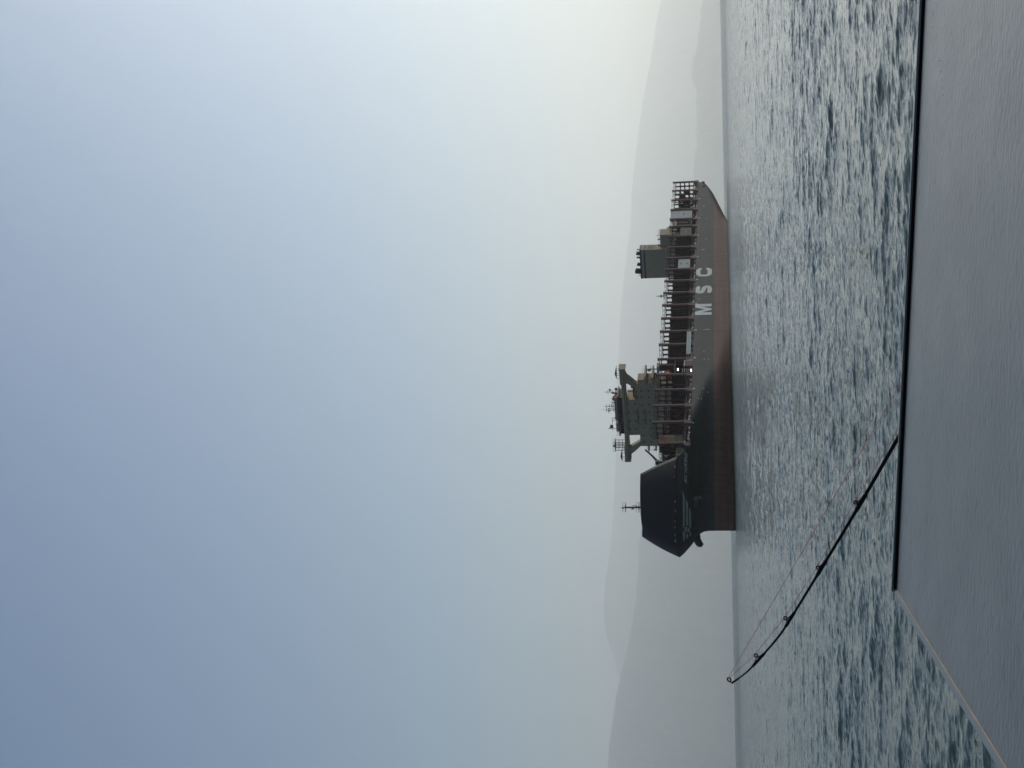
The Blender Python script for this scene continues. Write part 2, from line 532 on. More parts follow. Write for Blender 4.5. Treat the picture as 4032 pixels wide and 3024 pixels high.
hill('hill', [(2360, 3420), (2375, 3230), (2397, 3024), (2406, 2900), (2428, 2740), (2448, 2640), (2470, 2560), (2492, 2450), (2508, 2350),
              (2514, 2240), (2518, 2130), (2535, 2000), (2570, 1850), (2620, 1700), (2680, 1560), (2740, 1450), (2850, 1330)], 33000, 4800, 1.7, tree=12)
hill('hill', [(2855, 900), (2800, 830), (2740, 740), (2734, 673), (2747, 597), (2748, 434), (2746, 342), (2730, 315), (2727, 290), (2730, 266),
              (2746, 217), (2760, 125), (2774, 0), (2790, -180), (2800, -400)], 32000, 3400, 5.3, tree=75, n=1500)
hill('hill', [(2700, -500), (2650, -250), (2609, 0), (2584, 108), (2563, 260), (2533, 407), (2508, 586), (2489, 760), (2484, 900), (2462, 1075),
              (2444, 1250), (2436, 1400), (2425, 1600), (2428, 1800), (2419, 1968), (2412, 2100), (2396, 2210), (2384, 2290), (2379, 2400),
              (2390, 2500), (2420, 2590), (2450, 2680), (2520, 2900), (2600, 3200)], 46000, 5500, 9.1, tree=12, n=1200, rough=0.03)

# ------------------------------------------------------------------ the ship
AZ = rad(28.55)
SHIP_AT = (-60.6, 491.0, 0.0)
ship = empty('container_ship', SHIP_AT, math.pi / 2 - AZ)
tag(ship, 'huge dark grey container ship with red underside lying almost empty, bow towards the camera', 'ship')

S0Z, S0V = [0, 11, 13.5, 15, 17, 19, 21, 22.8], [0, 0, -.2, -.6, -2.928, -6.02, -9.307, -11.05]
S1Z, S1V = [0, 5, 10, 14, 18, 22.8], [149.8, 104.5, 87.1, 69.0, 53.35, 49.35]
def s0(z): return float(np.interp(z, S0Z, S0V))
def s1(z): return float(np.interp(z, S1Z, S1V))
def halfb(s, z):
    z = max(z, 0)
    a, c = s0(z), s1(z)
    x = min(max((s - a) / (c - a), 0), 1)
    q = float(np.interp(z, [0, 11, 22.8], [.981, .90, .80]))
    p = float(np.interp(z, [0, 11, 22.8], [2.495, 1.754, 2.895]))
    return 25.5 * (1 - (1 - x) ** p) ** q
def zlow(s): return float(np.interp(s, [270, 284, 312, 333, 345, 349, 350], [-2, -0.2, 4.4, 7.8, 10.8, 12.6, 13.4]))
def sternb(s, z):
    lo = zlow(s)
    k = float(np.interp(s, [270, 290, 350], [0, 0.18, 0.22]))
    f = min(1, max(0, (z - lo) / 4.5))
    return 1 - k * (1 - f) ** 2 - (0.06 * max(0, (s - 343) / 7) ** 2)

DECK = 17.7
def hull_grid(mb, zs, s_end, side, nb=130, stern=False):
    """rows over height, columns from the stem aft"""
    if stern:
        ss = list(np.linspace(160, 270, 8)) + list(np.linspace(276, 350, 26))
    base = len(mb.v)
    rows = []
    for z in zs:
        e = s_end(z)
        row = []
        for i in range(nb + 1):
            s = s0(max(z, 0)) + (e - s0(max(z, 0))) * (i / nb) ** 2.0
            row.append((s, side * halfb(s, z), z))
        if stern:
            f = (z - zs[0]) / (zs[-1] - zs[0])
            for s in ss[1:]:
                zz = zlow(s) + (zs[-1] - zlow(s)) * f if s > 276 else z
                row.append((s, side * halfb(s, max(zz, 8)) * sternb(s, zz) if s > 276 else side * halfb(s, z), zz))
        rows.append(row)
    w = len(rows[0])
    for r_ in rows: mb.v += r_
    for j in range(len(zs) - 1):
        for i in range(w - 1):
            a = base + j * w + i
            q = (a, a + 1, a + w + 1, a + w)
            mb.f.append(q if side > 0 else q[::-1])
    return base, w, len(zs)

hb = MB()
zs_main = [-2, 0, 1, 2, 3.2, 4.5, 6, 7.2, 8.4, 9.6, 10.8, 12, 12.6, 13.2, 13.8, 14.4, 15, 15.6, 16.2, 16.8, 17.3, DECK]
pb = hull_grid(hb, zs_main, lambda z: 160.0, 1, stern=True)
sb = hull_grid(hb, zs_main, lambda z: 160.0, -1, stern=True)
w = pb[1]
for i in range(126, w - 1):                         # bottom
    hb.f.append((pb[0] + i, sb[0] + i, sb[0] + i + 1, pb[0] + i + 1))
for j in range(len(zs_main) - 1):                  # transom
    a = pb[0] + j * w + w - 1; b = sb[0] + j * w + w - 1
    hb.f.append((a, b, b + w, a + w))
zs_fc = [DECK, 18.1, 18.5, 18.9, 19.3, 19.7, 20.1, 20.5, 20.9, 21.3, 21.6, 22.2, 22.8]
fend = lambda z: 27.2 - (z - DECK) / 5.1 * 7.4
hull_grid(hb, zs_fc, fend, 1, nb=90)
hull_grid(hb, zs_fc, fend, -1, nb=90)
hull = hb.ship('hull', 'hull', ship, smooth=True, recalc=False)
bm = bmesh.new(); bm.from_mesh(hull.data)
bmesh.ops.remove_doubles(bm, verts=bm.verts, dist=0.01)
bmesh.ops.recalc_face_normals(bm, faces=bm.faces)
bm.to_mesh(hull.data); bm.free()
hull['label'] = 'dark grey hull, dull red below the waterline mark'

# decks
def deck_plate(name, z, sa, sbb, n=50, inset=0.15):
    mb = MB()
    ss = np.linspace(sa, sbb, n)
    for s in ss:
        h = max(0.02, halfb(s, z) - inset)
        mb.v += [(s, -h, z), (s, h, z)]
    for i in range(n - 1):
        mb.f.append((2 * i, 2 * i + 2, 2 * i + 3, 2 * i + 1))
    return mb.ship(name, 'deck', ship)
deck_plate('main_deck', DECK - 0.06, 6, 349.0)
deck_plate('forecastle_deck', 21.9, s0(21.9) + 0.3, 20.0)
_t, _b = halfb(20, 21.9) - 0.3, halfb(20, 17.7) - 0.3
MB().add([(20.0, -_t, 21.9), (20.0, _t, 21.9), (20.0, _b, 17.6), (20.0, -_b, 17.6)], [(0, 1, 2, 3)]).ship('forecastle_bulkhead', 'primer', ship)

# bow shield
def shield_pt(xi, v):
    a = abs(xi)
    sgn = 1 if xi >= 0 else -1
    zb = 22.8
    sb_ = s0(zb) + (20.0 - s0(zb)) * a ** 1.7
    B = Vector((sb_, sgn * halfb(sb_, zb), zb))
    st = 2.0 + 17.2 * a ** 1.9
    T = Vector((st, sgn * 15.0 * ((st - 2.0) / 17.2) ** 0.5, 38.3 - 0.9 * (1 - a) ** 2))
    p = B.lerp(T, v)
    bulge = math.sin(math.pi * v) * 1.0 * (1 - a ** 6 * 0.5)
    p += Vector((-0.5 * bulge * (1 - a), sgn * bulge * 0.65 * a ** 0.5, 0))
    return p
def shield():
    mb = MB()
    nx, nv = 56, 16
    for inner in (0, 1):
        for j in range(nv + 1):
            for i in range(nx + 1):
                p = shield_pt(-1 + 2 * i / nx, j / nv)
                if inner:
                    p = Vector((p.x + 0.35 * (1 - abs(-1 + 2 * i / nx)), p.y * 0.985, p.z))
                mb.v.append(tuple(p))
    W = nx + 1; O = W * (nv + 1)
    for j in range(nv):
        for i in range(nx):
            a = j * W + i
            mb.f.append((a, a + 1, a + W + 1, a + W))
            mb.f.append((O + a, O + a + W, O + a + W + 1, O + a + 1))
    for i in range(nx):
        for j in (0, nv):
            a = j * W + i
            mb.f.append((a, a + 1, O + a + 1, O + a))
    for j in range(nv):
        for i in (0, nx):
            a = j * W + i
            mb.f.append((a, a + W, O + a + W, O + a))
    o = mb.ship('bow_shield', 'navy', ship, smooth=True)
    rf = MB()
    for i in range(nx + 1):
        p = shield_pt(-1 + 2 * i / nx, 0.985)
        rf.v.append((p.x + 0.1, p.y * 0.98, p.z))
    rf.f.append(tuple(range(nx + 1)))
    rf.ship('roof', 'navy', o)
    return o
shield_o = shield()
shield_o['label'] = 'tall dark navy windshield built over the forecastle'
# mooring openings and fairleads along the foot of the shield
for xi, vv, wdt, hgt, mt in ((0.90, 0.06, 1.5, 0.9, 'black'), (0.80, 0.07, 1.2, 1.1, 'black'), (0.56, 0.04, 0.7, 0.6, 'black'), (0.47, 0.04, 0.7, 0.6, 'black'),
                             (0.36, 0.05, 0.9, 0.7, 'black'), (0.30, 0.05, 0.6, 0.6, 'black'), (0.2, 0.05, 0.6, 0.6, 'black'), (0.12, 0.05, 0.9, 0.8, 'black')):
    c = shield_pt(xi, vv)
    d1 = (shield_pt(xi + 0.01, vv) - shield_pt(xi - 0.01, vv)).normalized()
    d2 = (shield_pt(xi, vv + 0.01) - shield_pt(xi, vv - 0.01)).normalized()
    nrm = d1.cross(d2).normalized()
    if nrm.y < 0: nrm = -nrm
    mb = MB()
    vs = []
    for k in (0.0, 0.12):
        vs += [tuple(c + d1 * a * wdt / 2 + d2 * b * hgt / 2 + nrm * (k - 0.04)) for a, b in ((-1, -1), (1, -1), (1, 1), (-1, 1))]
    mb.add(vs, [(0, 1, 2, 3), (4, 7, 6, 5), (0, 4, 5, 1), (1, 5, 6, 2), (2, 6, 7, 3), (3, 7, 4, 0)])
    op = mb.ship('mooring_opening', mt, shield_o)  # solid block, black for the shade inside the opening
    for a in (-0.3, 0.3):
        q = c + d1 * a * wdt + nrm * 0.12
        MB().tube([q - d2 * hgt * 0.28, q + d2 * hgt * 0.28], 0.13, 8).ship('fairlead_roller', 'orange' if xi in (0.80, 0.36, 0.30) else 'steel', shield_o)

# ---- markings on the hull
def on_hull(name, pts, faces, material, off=0.05, parent=hull):
    mb = MB()
    mb.add([(s, halfb(s, z) + off, z) for s, z in pts], faces)
    return mb.ship(name, material, parent)

def ribbon(path, wd):
    V = []; Fc = []
    n = len(path)
    for i, (x, y) in enumerate(path):
        x0, y0 = path[max(i - 1, 0)]; x1, y1 = path[min(i + 1, n - 1)]
        dx, dy = x1 - x0, y1 - y0
        l = math.hypot(dx, dy)
        wx = wd
        V += [(x - dy / l * wx / 2, y + dx / l * wx / 2), (x + dy / l * wx / 2, y - dx / l * wx / 2)]
    for i in range(n - 1):
        Fc.append((2 * i, 2 * i + 1, 2 * i + 3, 2 * i + 2))
    return V, Fc
def arc(cx, cy, rx, ry, a0, a1, n=14):
    return [(cx + rx * math.cos(rad(a0 + (a1 - a0) * i / n)), cy + ry * math.sin(rad(a0 + (a1 - a0) * i / n))) for i in range(n + 1)]
LZ0, LH = 9.15, 8.2
def letter(name, V, Fc, sa, wdt):
    on_hull(name, [(sa + x * wdt, LZ0 + y * LH) for x, y in V], Fc, 'mark')
# M
k = 0.24
letter('letter', [(0, 0), (k, 0), (k, .62), (.43, 0), (.57, 0), (1 - k, .62), (1 - k, 0), (1, 0), (1, 1), (.70, 1), (.5, .42), (.30, 1), (0, 1)],
       [(0, 1, 2, 11, 12), (2, 3, 4, 10, 11), (10, 4, 5, 9), (5, 6, 7, 8, 9)], 147.8, 12.9)
# S and C as thick strokes in unit boxes corrected for their aspect
def stroke_letter(path, wd, sa, wdt):
    P = [(x * wdt, y * LH) for x, y in path]
    V, Fc = ribbon(P, wd)
    on_hull('letter', [(sa + x, LZ0 + y) for x, y in V], Fc, 'mark')
sx = 0.12
S_path = [(0.12, 0.24)] + arc(0.34, 0.27, 0.22, 0.145, 200, 270, 8) + arc(0.62, 0.30, 0.26, 0.175, 270, 420, 14) + arc(0.36, 0.72, 0.24, 0.15, 250, 90, 14)[1:] + arc(0.62, 0.72, 0.25, 0.15, 90, 12, 10)
stroke_letter(S_path, 2.25, 173.3, 10.2)
C_path = arc(0.70, 0.64, 0.19, 0.23, 2, 90, 8) + arc(0.38, 0.60, 0.26, 0.27, 90, 180, 10) + arc(0.38, 0.40, 0.26, 0.27, 180, 270, 10) + arc(0.70, 0.36, 0.19, 0.23, 270, 358, 8)
stroke_letter(C_path, 2.3, 195.0, 11.8)
# ship's name near the bow
V, Fc, wd = text_geo('MSC HORTENSE', bold=0.012, shear=0.22, spacing=1.08)
NS0, NS1 = 10.0, 23.6
def name_pt(x, y):
    s = NS0 + (NS1 - NS0) * (x / wd) ** 1.0
    return (s, 18.85 + 1.15 * y + 0.1 * (1 - x / wd))
on_hull('name_lettering', [name_pt(x, y) for x, y in V], Fc, 'logo', 0.22)
# bow stripes and round emblem
def strip(sa0, sa1, sb0, sb1, za0, za1, zb0, zb1, n=24):
    """band between an upper line (sa0..sa1) and a lower line (sb0..sb1)"""
    V = []; Fc = []
    for i in range(n + 1):
        u = i / n
        V += [(sa0 + (sa1 - sa0) * u, za0 + (za1 - za0) * u), (sb0 + (sb1 - sb0) * u, zb0 + (zb1 - zb0) * u)]
    for i in range(n):
        Fc.append((2 * i, 2 * i + 1, 2 * i + 3, 2 * i + 2))
    return V, Fc
EMB_S, EMB_Z = -4.14, 19.08
def emb(x, y):            # x aft, y up, in radii; the plating rakes forward as it rises
    return (EMB_S + 0.93 * x - 1.66 * y, EMB_Z - 0.02 * x + 1.53 * y)
for (aft_a, aft_b, yu, yl) in ((5.9, 4.7, 1.0, 0.55), (4.4, 3.55, 0.22, -0.23), (3.0, 2.5, -0.55, -1.0)):
    for sgn in (-1, 1):
        eu = math.sqrt(max(0.0, 1.21 - yu * yu)); el = math.sqrt(max(0.0, 1.21 - yl * yl))
        (su, zu), (sl, zl) = emb(sgn * eu, yu), emb(sgn * el, yl)
        if sgn > 0:
            V, Fc = strip(su, aft_a, sl, aft_b, zu, zu, zl, zl, 26)
        else:
            V, Fc = strip(s0(zu) + 0.2, su, s0(zl) + 0.2, sl, zu, zu, zl, zl, 12)
        on_hull('bow_stripe', V, Fc, 'logo', 0.12)
V = [(EMB_S, EMB_Z)] + [emb(math.cos(i * math.pi / 16), math.sin(i * math.pi / 16)) for i in range(32)]
on_hull('emblem_disc', V, [(0, 1 + i, 1 + (i + 1) % 32) for i in range(32)], 'band', 0.09)
for word, dy, hh, ww in (('m', 0.02, 0.62, 1.35), ('sc', -0.70, 0.62, 1.35)):
    V, Fc, wd = text_geo(word, bold=0.05)
    on_hull('emblem_lettering', [emb((x / wd - 0.5) * ww, dy + y * hh) for x, y in V], Fc, 'logo', 0.16)
# small white draught and tug marks
for s, z, a, b in ((131.2, 9.8, .3, 2.2), (166.5, 15.0, .5, .9), (108, 12.2, .25, .9), (232, 13.2, .5, 1.4), (301, 13.4, .5, 1.4), (63, 13.3, .7, 1.6), (70, 10.4, .3, .8),
                   (100, 10.3, .3, .7), (100, 12.1, .3, .7), (131, 12.2, .3, .8), (131, 11.0, .3, .8), (182, 11.2, .3, .8), (182, 12.4, .3, .8), (248, 12, .3, .8), (280, 12, .3, .8), (72, 12.2, .3, .6)):
    on_hull('draught_mark', [(s, z), (s + a, z), (s + a, z + b), (s, z + b)], [(0, 1, 2, 3)], 'mark', 0.04)
for s in (43.8, 72.2, 101.8, 131.1, 161.4, 191.7, 223, 254.9, 282, 314.7):
    on_hull('scupper_mark', [(s - .4, 16.3), (s + .4, 16.3), (s + .4, 17.3), (s - .4, 17.3)], [(0, 1, 2, 3)], 'mark', 0.05)

# anchor bolsters, one each side, with the anchor flukes
for sd in (1, -1):
    mb = MB()
    rings = []
    for kk, (off, sr, zr, ds, dz) in enumerate(((-0.8, 2.5, 1.9, 0.4, 0.3), (0.9, 2.1, 1.6, 0.1, -0.1), (2.2, 1.8, 1.6, -0.3, -0.8), (2.9, 1.7, 1.6, -0.5, -1.2))):
        ring = []
        for i in range(18):
            t = 2 * math.pi * i / 18
            s_ = 7.0 + ds + sr * math.cos(t); z_ = 15.9 + dz + zr * math.sin(t)
            ring.append((s_, sd * (halfb(7.0, 15.9) + off), z_))
        rings.append(ring)
    for ring in rings: mb.v += ring
    for j in range(3):
        for i in range(18):
            a = j * 18 + i; b = j * 18 + (i + 1) % 18
            mb.f.append((a, b, b + 18, a + 18))
    mb.f.append(tuple(range(54, 72)))
    bo = mb.ship('anchor_bolster', 'bolster', hull, smooth=False)
    an = MB()
    cx, ct, cz = 6.4, sd * (halfb(7.0, 15.9) + 3.0), 14.0
    an.box(cx - 1.1, cx + 1.1, ct - 0.35, ct + 0.35, cz - 0.4, cz + 0.2)
    for e in (-1, 1):
        an.add([(cx + e * 0.7, ct - .25, cz), (cx + e * 1.5, ct - .25, cz), (cx + e * 1.2, ct + sd * 0.2, cz + 1.5), (cx + e * 0.7, ct + .25, cz), (cx + e * 1.5, ct + .25, cz)],
               [(0, 1, 2), (3, 2, 4), (0, 2, 3), (1, 4, 2), (0, 3, 4, 1)])
    an.ship('anchor', 'dark', hull)
# mooring openings in the stern quarter
for sd in (1, -1):
    for (sa, se, za, zc) in ((334.5, 339.5, 13.7, 15.4), (341, 346.5, 13.9, 15.6)):
        mb = MB()
        tt = 25.5 * 0.985
        mb.box(sa, se, sd * tt - 0.35, sd * tt + 0.38, za, zc)
        o = mb.ship('mooring_opening', 'black', hull)  # nothing is cut: the dark of the hollow is put in as black
        for q in (0.25, 0.5, 0.75):
            s_ = sa + (se - sa) * q
            MB().tube([(s_, sd * (tt + 0.4), za), (s_, sd * (tt + 0.4), zc - 0.4)], 0.22, 8).ship('fairlead_roller', 'primer', hull)

# ---- foremast on the shield
fm = empty('foremast'); fm.parent = ship
m_ = MB(); m_.tube([(16.6, 0, 37.6), (16.6, 0, 45.6)], [0.42, 0.30], 10); m_.tube([(16.3, 0, 45.5), (16.3, 0, 47.4)], 0.10, 6); m_.ship('pole', 'dark', fm)
for z0, e in ((39.5, 0.0), (45.1, 0.2)):
    pf = MB().box(15.2 + e, 18.2 - e, -1.6 + e, 1.6 - e, z0 - 0.1, z0 + 0.1).ship('platform', 'dark', fm)
    m_ = MB()
    for a, b in ((15.3, -1.4), (18.1, -1.4), (18.1, 1.4), (15.3, 1.4)):
        m_.bar((a, b, z0), (a, b, z0 + 1.2), 0.07)
    for a, b in (((15.3, -1.4), (18.1, -1.4)), ((18.1, -1.4), (18.1, 1.4)), ((18.1, 1.4), (15.3, 1.4)), ((15.3, 1.4), (15.3, -1.4))):
        m_.bar((*a, z0 + 1.2), (*b, z0 + 1.2), 0.07)
    m_.ship('guard_rail', 'dark', pf)
MB().box(15.9, 16.5, -0.25, 0.25, 45.9, 46.5).ship('navigation_lamp', 'dark', fm)
MB().box(15.4, 15.9, -0.3, 0.3, 41.6, 42.3).ship('navigation_lamp', 'dark', fm)
MB().bar((14.6, 0, 42.6), (16.6, 0, 42.6), .15).ship('yard', 'dark', fm)
MB().tube([(17.9, 0, 40.4), (17.9, 0, 42.4)], .12, 6).ship('bell_post', 'dark', fm)
m_ = MB(); m_.bar((17.1, 0, 37.8), (17.1, 0, 45.2), 0.12); m_.ship('ladder', 'dark', fm)

# ---- deck crane behind the shield
dc = empty('deck_crane'); dc.parent = ship
MB().tube([(24, 17.5, 17.7), (24, 17.5, 31.2)], [0.75, 0.6], 12).ship('pedestal', 'dark', dc)
m_ = MB(); m_.tube([(24, 17.5, 31.0), (28.2, 18, 33.6), (32.2, 18.5, 36.7)], [0.62, 0.5, 0.38], 4); m_.box(23.2, 24.8, 16.7, 18.3, 30.6, 32.2); m_.ship('jib', 'dark', dc)
m_ = MB(); m_.bar((32.3, 18.5, 36.7), (32.3, 18.5, 32.9), 0.08); m_.box(32.05, 32.55, 18.3, 18.7, 32.0, 32.9); m_.ship('hoist_wire', 'dark', dc)

# ---- hatch coamings and covers, between deck houses
m_ = MB()
for sa, se in ((29.05, 86), (101.5, 268), (285, 346)):
    m_.box(sa, se, -22.2, 22.2, DECK - 0.02, 20.5)
m_.ship('hatch_coaming', 'primer_dark', ship)

POSTS = [332, 314.7, 298.1, 282, 270.4, 254.9, 238.4, 223, 207.1, 191.7, 176.4, 161.4, 145.9, 131.1, 116.9, 101.8, 86.4, 72.2, 58, 43.8]
allp = POSTS + [30.2, 347.6]
ap = sorted(allp)
for i in range(len(ap) - 1):
    a, b = ap[i] + 1.3, ap[i + 1] - 1.3
    if ap[i] in (86.4, 270.4): continue
    MB().box(a, b, -21.9, 21.9, 20.52, 21.15).ship('hatch_cover', 'primer', ship)

# ---- lashing bridges
ROWS = [20.8, 23.75, 26.65, 29.4, 32.5]
NCOL = 19
OUT = 3
def lashing_mesh(openf, half=25.0, top=32.5, rows=ROWS):
    mb = MB()
    pitch = 2 * half / NCOL
    th = 0.40
    for r in range(len(rows) - 1):
        z0, z1 = rows[r], rows[r + 1]
        for c in range(NCOL):
            if r == 3 and OUT <= c < NCOL - OUT: continue
            t0 = -half + c * pitch; t1 = t0 + pitch
            mx, mz, ch = 0.33, 0.30, 0.40
            a0, a1, b0, b1 = t0 + mx, t1 - mx, z0 + mz, z1 - mz
            octo = [(a0 + ch, b0), (a1 - ch, b0), (a1, b0 + ch), (a1, b1 - ch), (a1 - ch, b1), (a0 + ch, b1), (a0, b1 - ch), (a0, b0 + ch)]
            rect = [(t0, z0), (t1, z0), (t1, z1), (t0, z1)]
            o = len(mb.v)
            for s in (-th, th):
                mb.v += [(s, t, z) for t, z in rect] + [(s, t, z) for t, z in octo]
            for k2, oo in enumerate((o, o + 12)):
                R = [oo, oo + 1, oo + 2, oo + 3]; O = [oo + 4 + i for i in range(8)]
                fs = [(R[0], R[1], O[1], O[0]), (R[1], O[2], O[1]), (R[1], R[2], O[3], O[2]), (R[2], O[4], O[3]), (R[2], R[3], O[5], O[4]), (R[3], O[6], O[5]), (R[3], R[0], O[7], O[6]), (R[0], O[0], O[7])]
                mb.f += fs if k2 == 0 else [f[::-1] for f in fs]
            for i in range(8):
                a = o + 4 + i; b = o + 4 + (i + 1) % 8
                mb.f.append((a, b, b + 12, a + 12))
            if not openf(r, c):
                oo = len(mb.v)
                mb.v += [(0.1, t, z) for t, z in octo]
                mb.f.append(tuple(oo + i for i in range(8)))
    # walkway edges of each tier, a little proud of the plate
    for i, z in enumerate(rows[1:]):
        spans = [(-half, half)] if i < 3 else [(-half, -half + OUT * pitch), (half - OUT * pitch, half)]
        for a, b in spans:
            mb.box(-0.75, -0.40, a, b, z - 0.14, z + 0.02)
            mb.box(0.40, 0.75, a, b, z - 0.14, z + 0.02)
    return mb.mesh('lashing_bridge_frame', 'primer_dark', flipy=True, recalc=False)
rng = random.Random(5)
pat = [[rng.random() for c in range(NCOL)] for r in range(4)]
ME_MID = lashing_mesh(lambda r, c: r == 3)
ME_FWD = lashing_mesh(lambda r, c: r >= 2)
ME_AFT = lashing_mesh(lambda r, c: r == 3 or (r == 2 and c % 5 != 2) or (r < 2 and pat[r][c] < 0.72))
ME_END = lashing_mesh(lambda r, c: True)
ME_LOW = lashing_mesh(lambda r, c: True, half=22.6, rows=[20.8, 23.75, 26.65, 29.4])
def post_mesh(zt, side, t=25.15):
    mb = MB()
    mb.box(-0.62, 0.62, side * t - 0.42, side * t + 0.42, 20.6, zt)
    # ladder brackets and cut-outs on the outer face
    z = 21.4
    while z < zt - 1.2:
        mb.box(-0.30, 0.30, side * (t + 0.47) - 0.05, side * (t + 0.47) + 0.05, z, z + 0.5)
        z += 1.45
    mb.box(-0.85, 0.85, side * t - 0.55, side * t + 0.55, zt - 0.25, zt)
    return mb.mesh('end_post', 'primer', flipy=True)
def ped_mesh(side, t=25.4):
    mb = MB()
    y0, y1 = sorted((side * 22.25, side * t))
    mb.add([(-1.7, y0, DECK), (1.7, y0, DECK), (1.7, y1, DECK), (-1.7, y1, DECK), (-1.3, y0, 20.6), (1.3, y0, 20.6), (1.3, y1, 20.6), (-1.3, y1, 20.6)],
           [(0, 3, 2, 1), (4, 5, 6, 7), (0, 1, 5, 4), (1, 2, 6, 5), (2, 3, 7, 6), (3, 0, 4, 7)])
    return mb.mesh('pedestal', 'primer', flipy=True)
def rail_mesh(half, z, h=1.45, zin=None):
    mb = MB()
    n = NCOL
    p_ = 2 * half / n
    zin = z if zin is None else zin
    for a, b, zz, hh in ((0, OUT, z, h), (OUT, n - OUT, zin, 1.1), (n - OUT, n, z, h)):
        for i in range(a, b + 1):
            t = -half + p_ * i
            for s in (-0.6, 0.6):
                mb.box(s - .05, s + .05, t - .06, t + .06, zz, zz + hh)
        for s in (-0.6, 0.6):
            for q in (0.55, hh):
                mb.box(s - .04, s + .04, -half + p_ * a, -half + p_ * b, zz + q - 0.04, zz + q + 0.04)
        if zz > zin:
            for i in range(a, b):
                t = -half + p_ * (i + 0.3)
                mb.bar((0.6, t, zz), (0.6, t + 1.0, zz + hh), 0.12)
    return mb.mesh('guard_rail', 'primer_dark', flipy=True)
POST = {s: post_mesh(34.1, s) for s in (1, -1)}
PED = {s: ped_mesh(s) for s in (1, -1)}
RAIL = rail_mesh(25.0, 32.5, zin=29.4)
POSTL = {s: post_mesh(30.9, s, 22.9) for s in (1, -1)}
PEDL = {s: ped_mesh(s, 22.7) for s in (1, -1)}
RAILL = rail_mesh(22.6, 29.4)
for s in sorted(allp):
    low = s == 30.2
    me = ME_LOW if low else ME_END if s > 340 else ME_AFT if s > 290 else ME_FWD if s < 90 else ME_MID
    lb = put('lashing_bridge', me, ship, (s, 0, 0))
    for sd in (1, -1):
        put('end_post', (POSTL if low else POST)[sd], lb)
        put('pedestal', (PEDL if low else PED)[sd], lb)
    put('guard_rail', RAILL if low else RAIL, lb)

# side passage clutter: stanchions, pipes, ventilators, lights along the port and starboard deck edge
def passage(side):
    rg = random.Random(11 + side)
    st = MB(); pipe = MB(); vent = MB(); wl = MB()
    for i in range(len(ap) - 1):
        a, b = ap[i] + 2, ap[i + 1] - 2
        n = 5
        for k2 in range(n + 1):
            s = a + (b - a) * k2 / n
            hb_ = halfb(s, DECK) - 0.3
            st.box(s - .06, s + .06, side * hb_ - .06, side * hb_ + .06, DECK, DECK + 1.15)
            if rg.random() < 0.75:
                x = s + rg.uniform(0.3, 1.6)
                vent.tube([(x, side * (22.9), DECK), (x, side * 22.9, DECK + rg.uniform(1.0, 2.3))], rg.uniform(0.18, 0.45), 8)
            if rg.random() < 0.6:
                x = s + rg.uniform(0.2, 1.8)
                vent.bar((x, side * 22.4, DECK + 2.7), (x + rg.uniform(-1, 1), side * 24.6, DECK + rg.uniform(0, 1)), 0.22)
        for k2 in range(n):
            p0 = a + (b - a) * k2 / n; p1 = a + (b - a) * (k2 + 1) / n
            for zz in (0.4, 0.75, 1.12):
                st.bar((p0, side * (halfb(p0, DECK) - 0.3), DECK + zz), (p1, side * (halfb(p1, DECK) - 0.3), DECK + zz), 0.05)
        for tz in ((23.3, 0.5), (23.6, 0.9), (22.5, 2.4)):
            pipe.tube([(a - 1, side * tz[0], DECK + tz[1]), (b + 1, side * tz[0], DECK + tz[1])], 0.14, 6)
        for q in (0.28, 0.72):
            s = a + (b - a) * q + rg.uniform(-1, 1)
            wl.box(s - .45, s + .45, side * 25.0 - .2, side * 25.0 + .2, DECK + 0.25, DECK + 0.75)
    st.ship('deck_edge_rail', 'primer', ship)
    pipe.ship('deck_pipe', 'steel', ship)
    vent.ship('deck_ventilator', 'primer', ship)['kind'] = 'stuff'
    wl.ship('deck_fitting', 'white', ship)['kind'] = 'stuff'
passage(1); passage(-1)

# accommodation ladder stowed along the port rail
al = MB(); al.box(105.8, 129.4, 25.25, 25.55, 19.0, 20.7)
alo = al.ship('accommodation_ladder', 'steel', ship)
m_ = MB()
for i in range(30):
    s = 106.2 + i * 0.79
    m_.box(s, s + 0.18, 25.55, 25.63, 19.05, 20.65)
m_.ship('tread', 'white', alo)
m_ = MB(); m_.box(105.8, 129.4, 25.55, 25.68, 20.62, 20.85); m_.box(105.8, 129.4, 25.55, 25.68, 18.9, 19.1); m_.ship('side_rail', 'white', alo)

# ---- deckhouse and navigation bridge
BS = 93.0
dh = empty('deckhouse'); dh.parent = ship
m_ = MB(); m_.box(BS, 103.5, -17, 17, DECK - 0.02, 43.7)
dh_low = m_.ship('lower_house', 'buff', dh)
m_ = MB(); m_.box(BS + 0.003, 103.0, -9.6, 8.6, 43.7, 49.2); m_.ship('upper_house', 'buff', dh)
m_ = MB(); m_.box(BS + 2.8, BS + 3.1, -12.4, -9.6, 43.7, 49.1)
m_.ship('screen_wall', 'buff', dh)
for sd in (1, -1):
    mb = MB()
    P = [(17.0, 43.7), (15.3, 43.7), (17.2, 46.4), (18.0, 49.05), (21.6, 49.05), (21.0, 48.0), (19.4, 46.3)]
    P2 = [(14.3, 43.7), (17.0, 43.7), (19.6, 46.2), (21.3, 48.2), (23.4, 49.05), (17.5, 49.05), (17.3, 48.3)]
    mb.prism_x([(sd * a, b) for a, b in P2], BS + 0.01, BS + 2.4)
    mb.ship('wing_strut', 'buff', dh)
wing = MB()
wing.box(BS - 0.6, BS + 4.2, -25.4, 25.4, 49.05, 51.0)
wo = wing.ship('bridge_wing', 'buff', dh)
m_ = MB()
for sd in (1, -1):
    a, b = sorted((sd * 17.0, sd * 25.4))
    m_.box(BS - 0.6, BS + 4.2, a, b, 51.0, 51.55)
m_.ship('bulwark', 'buff', wo)
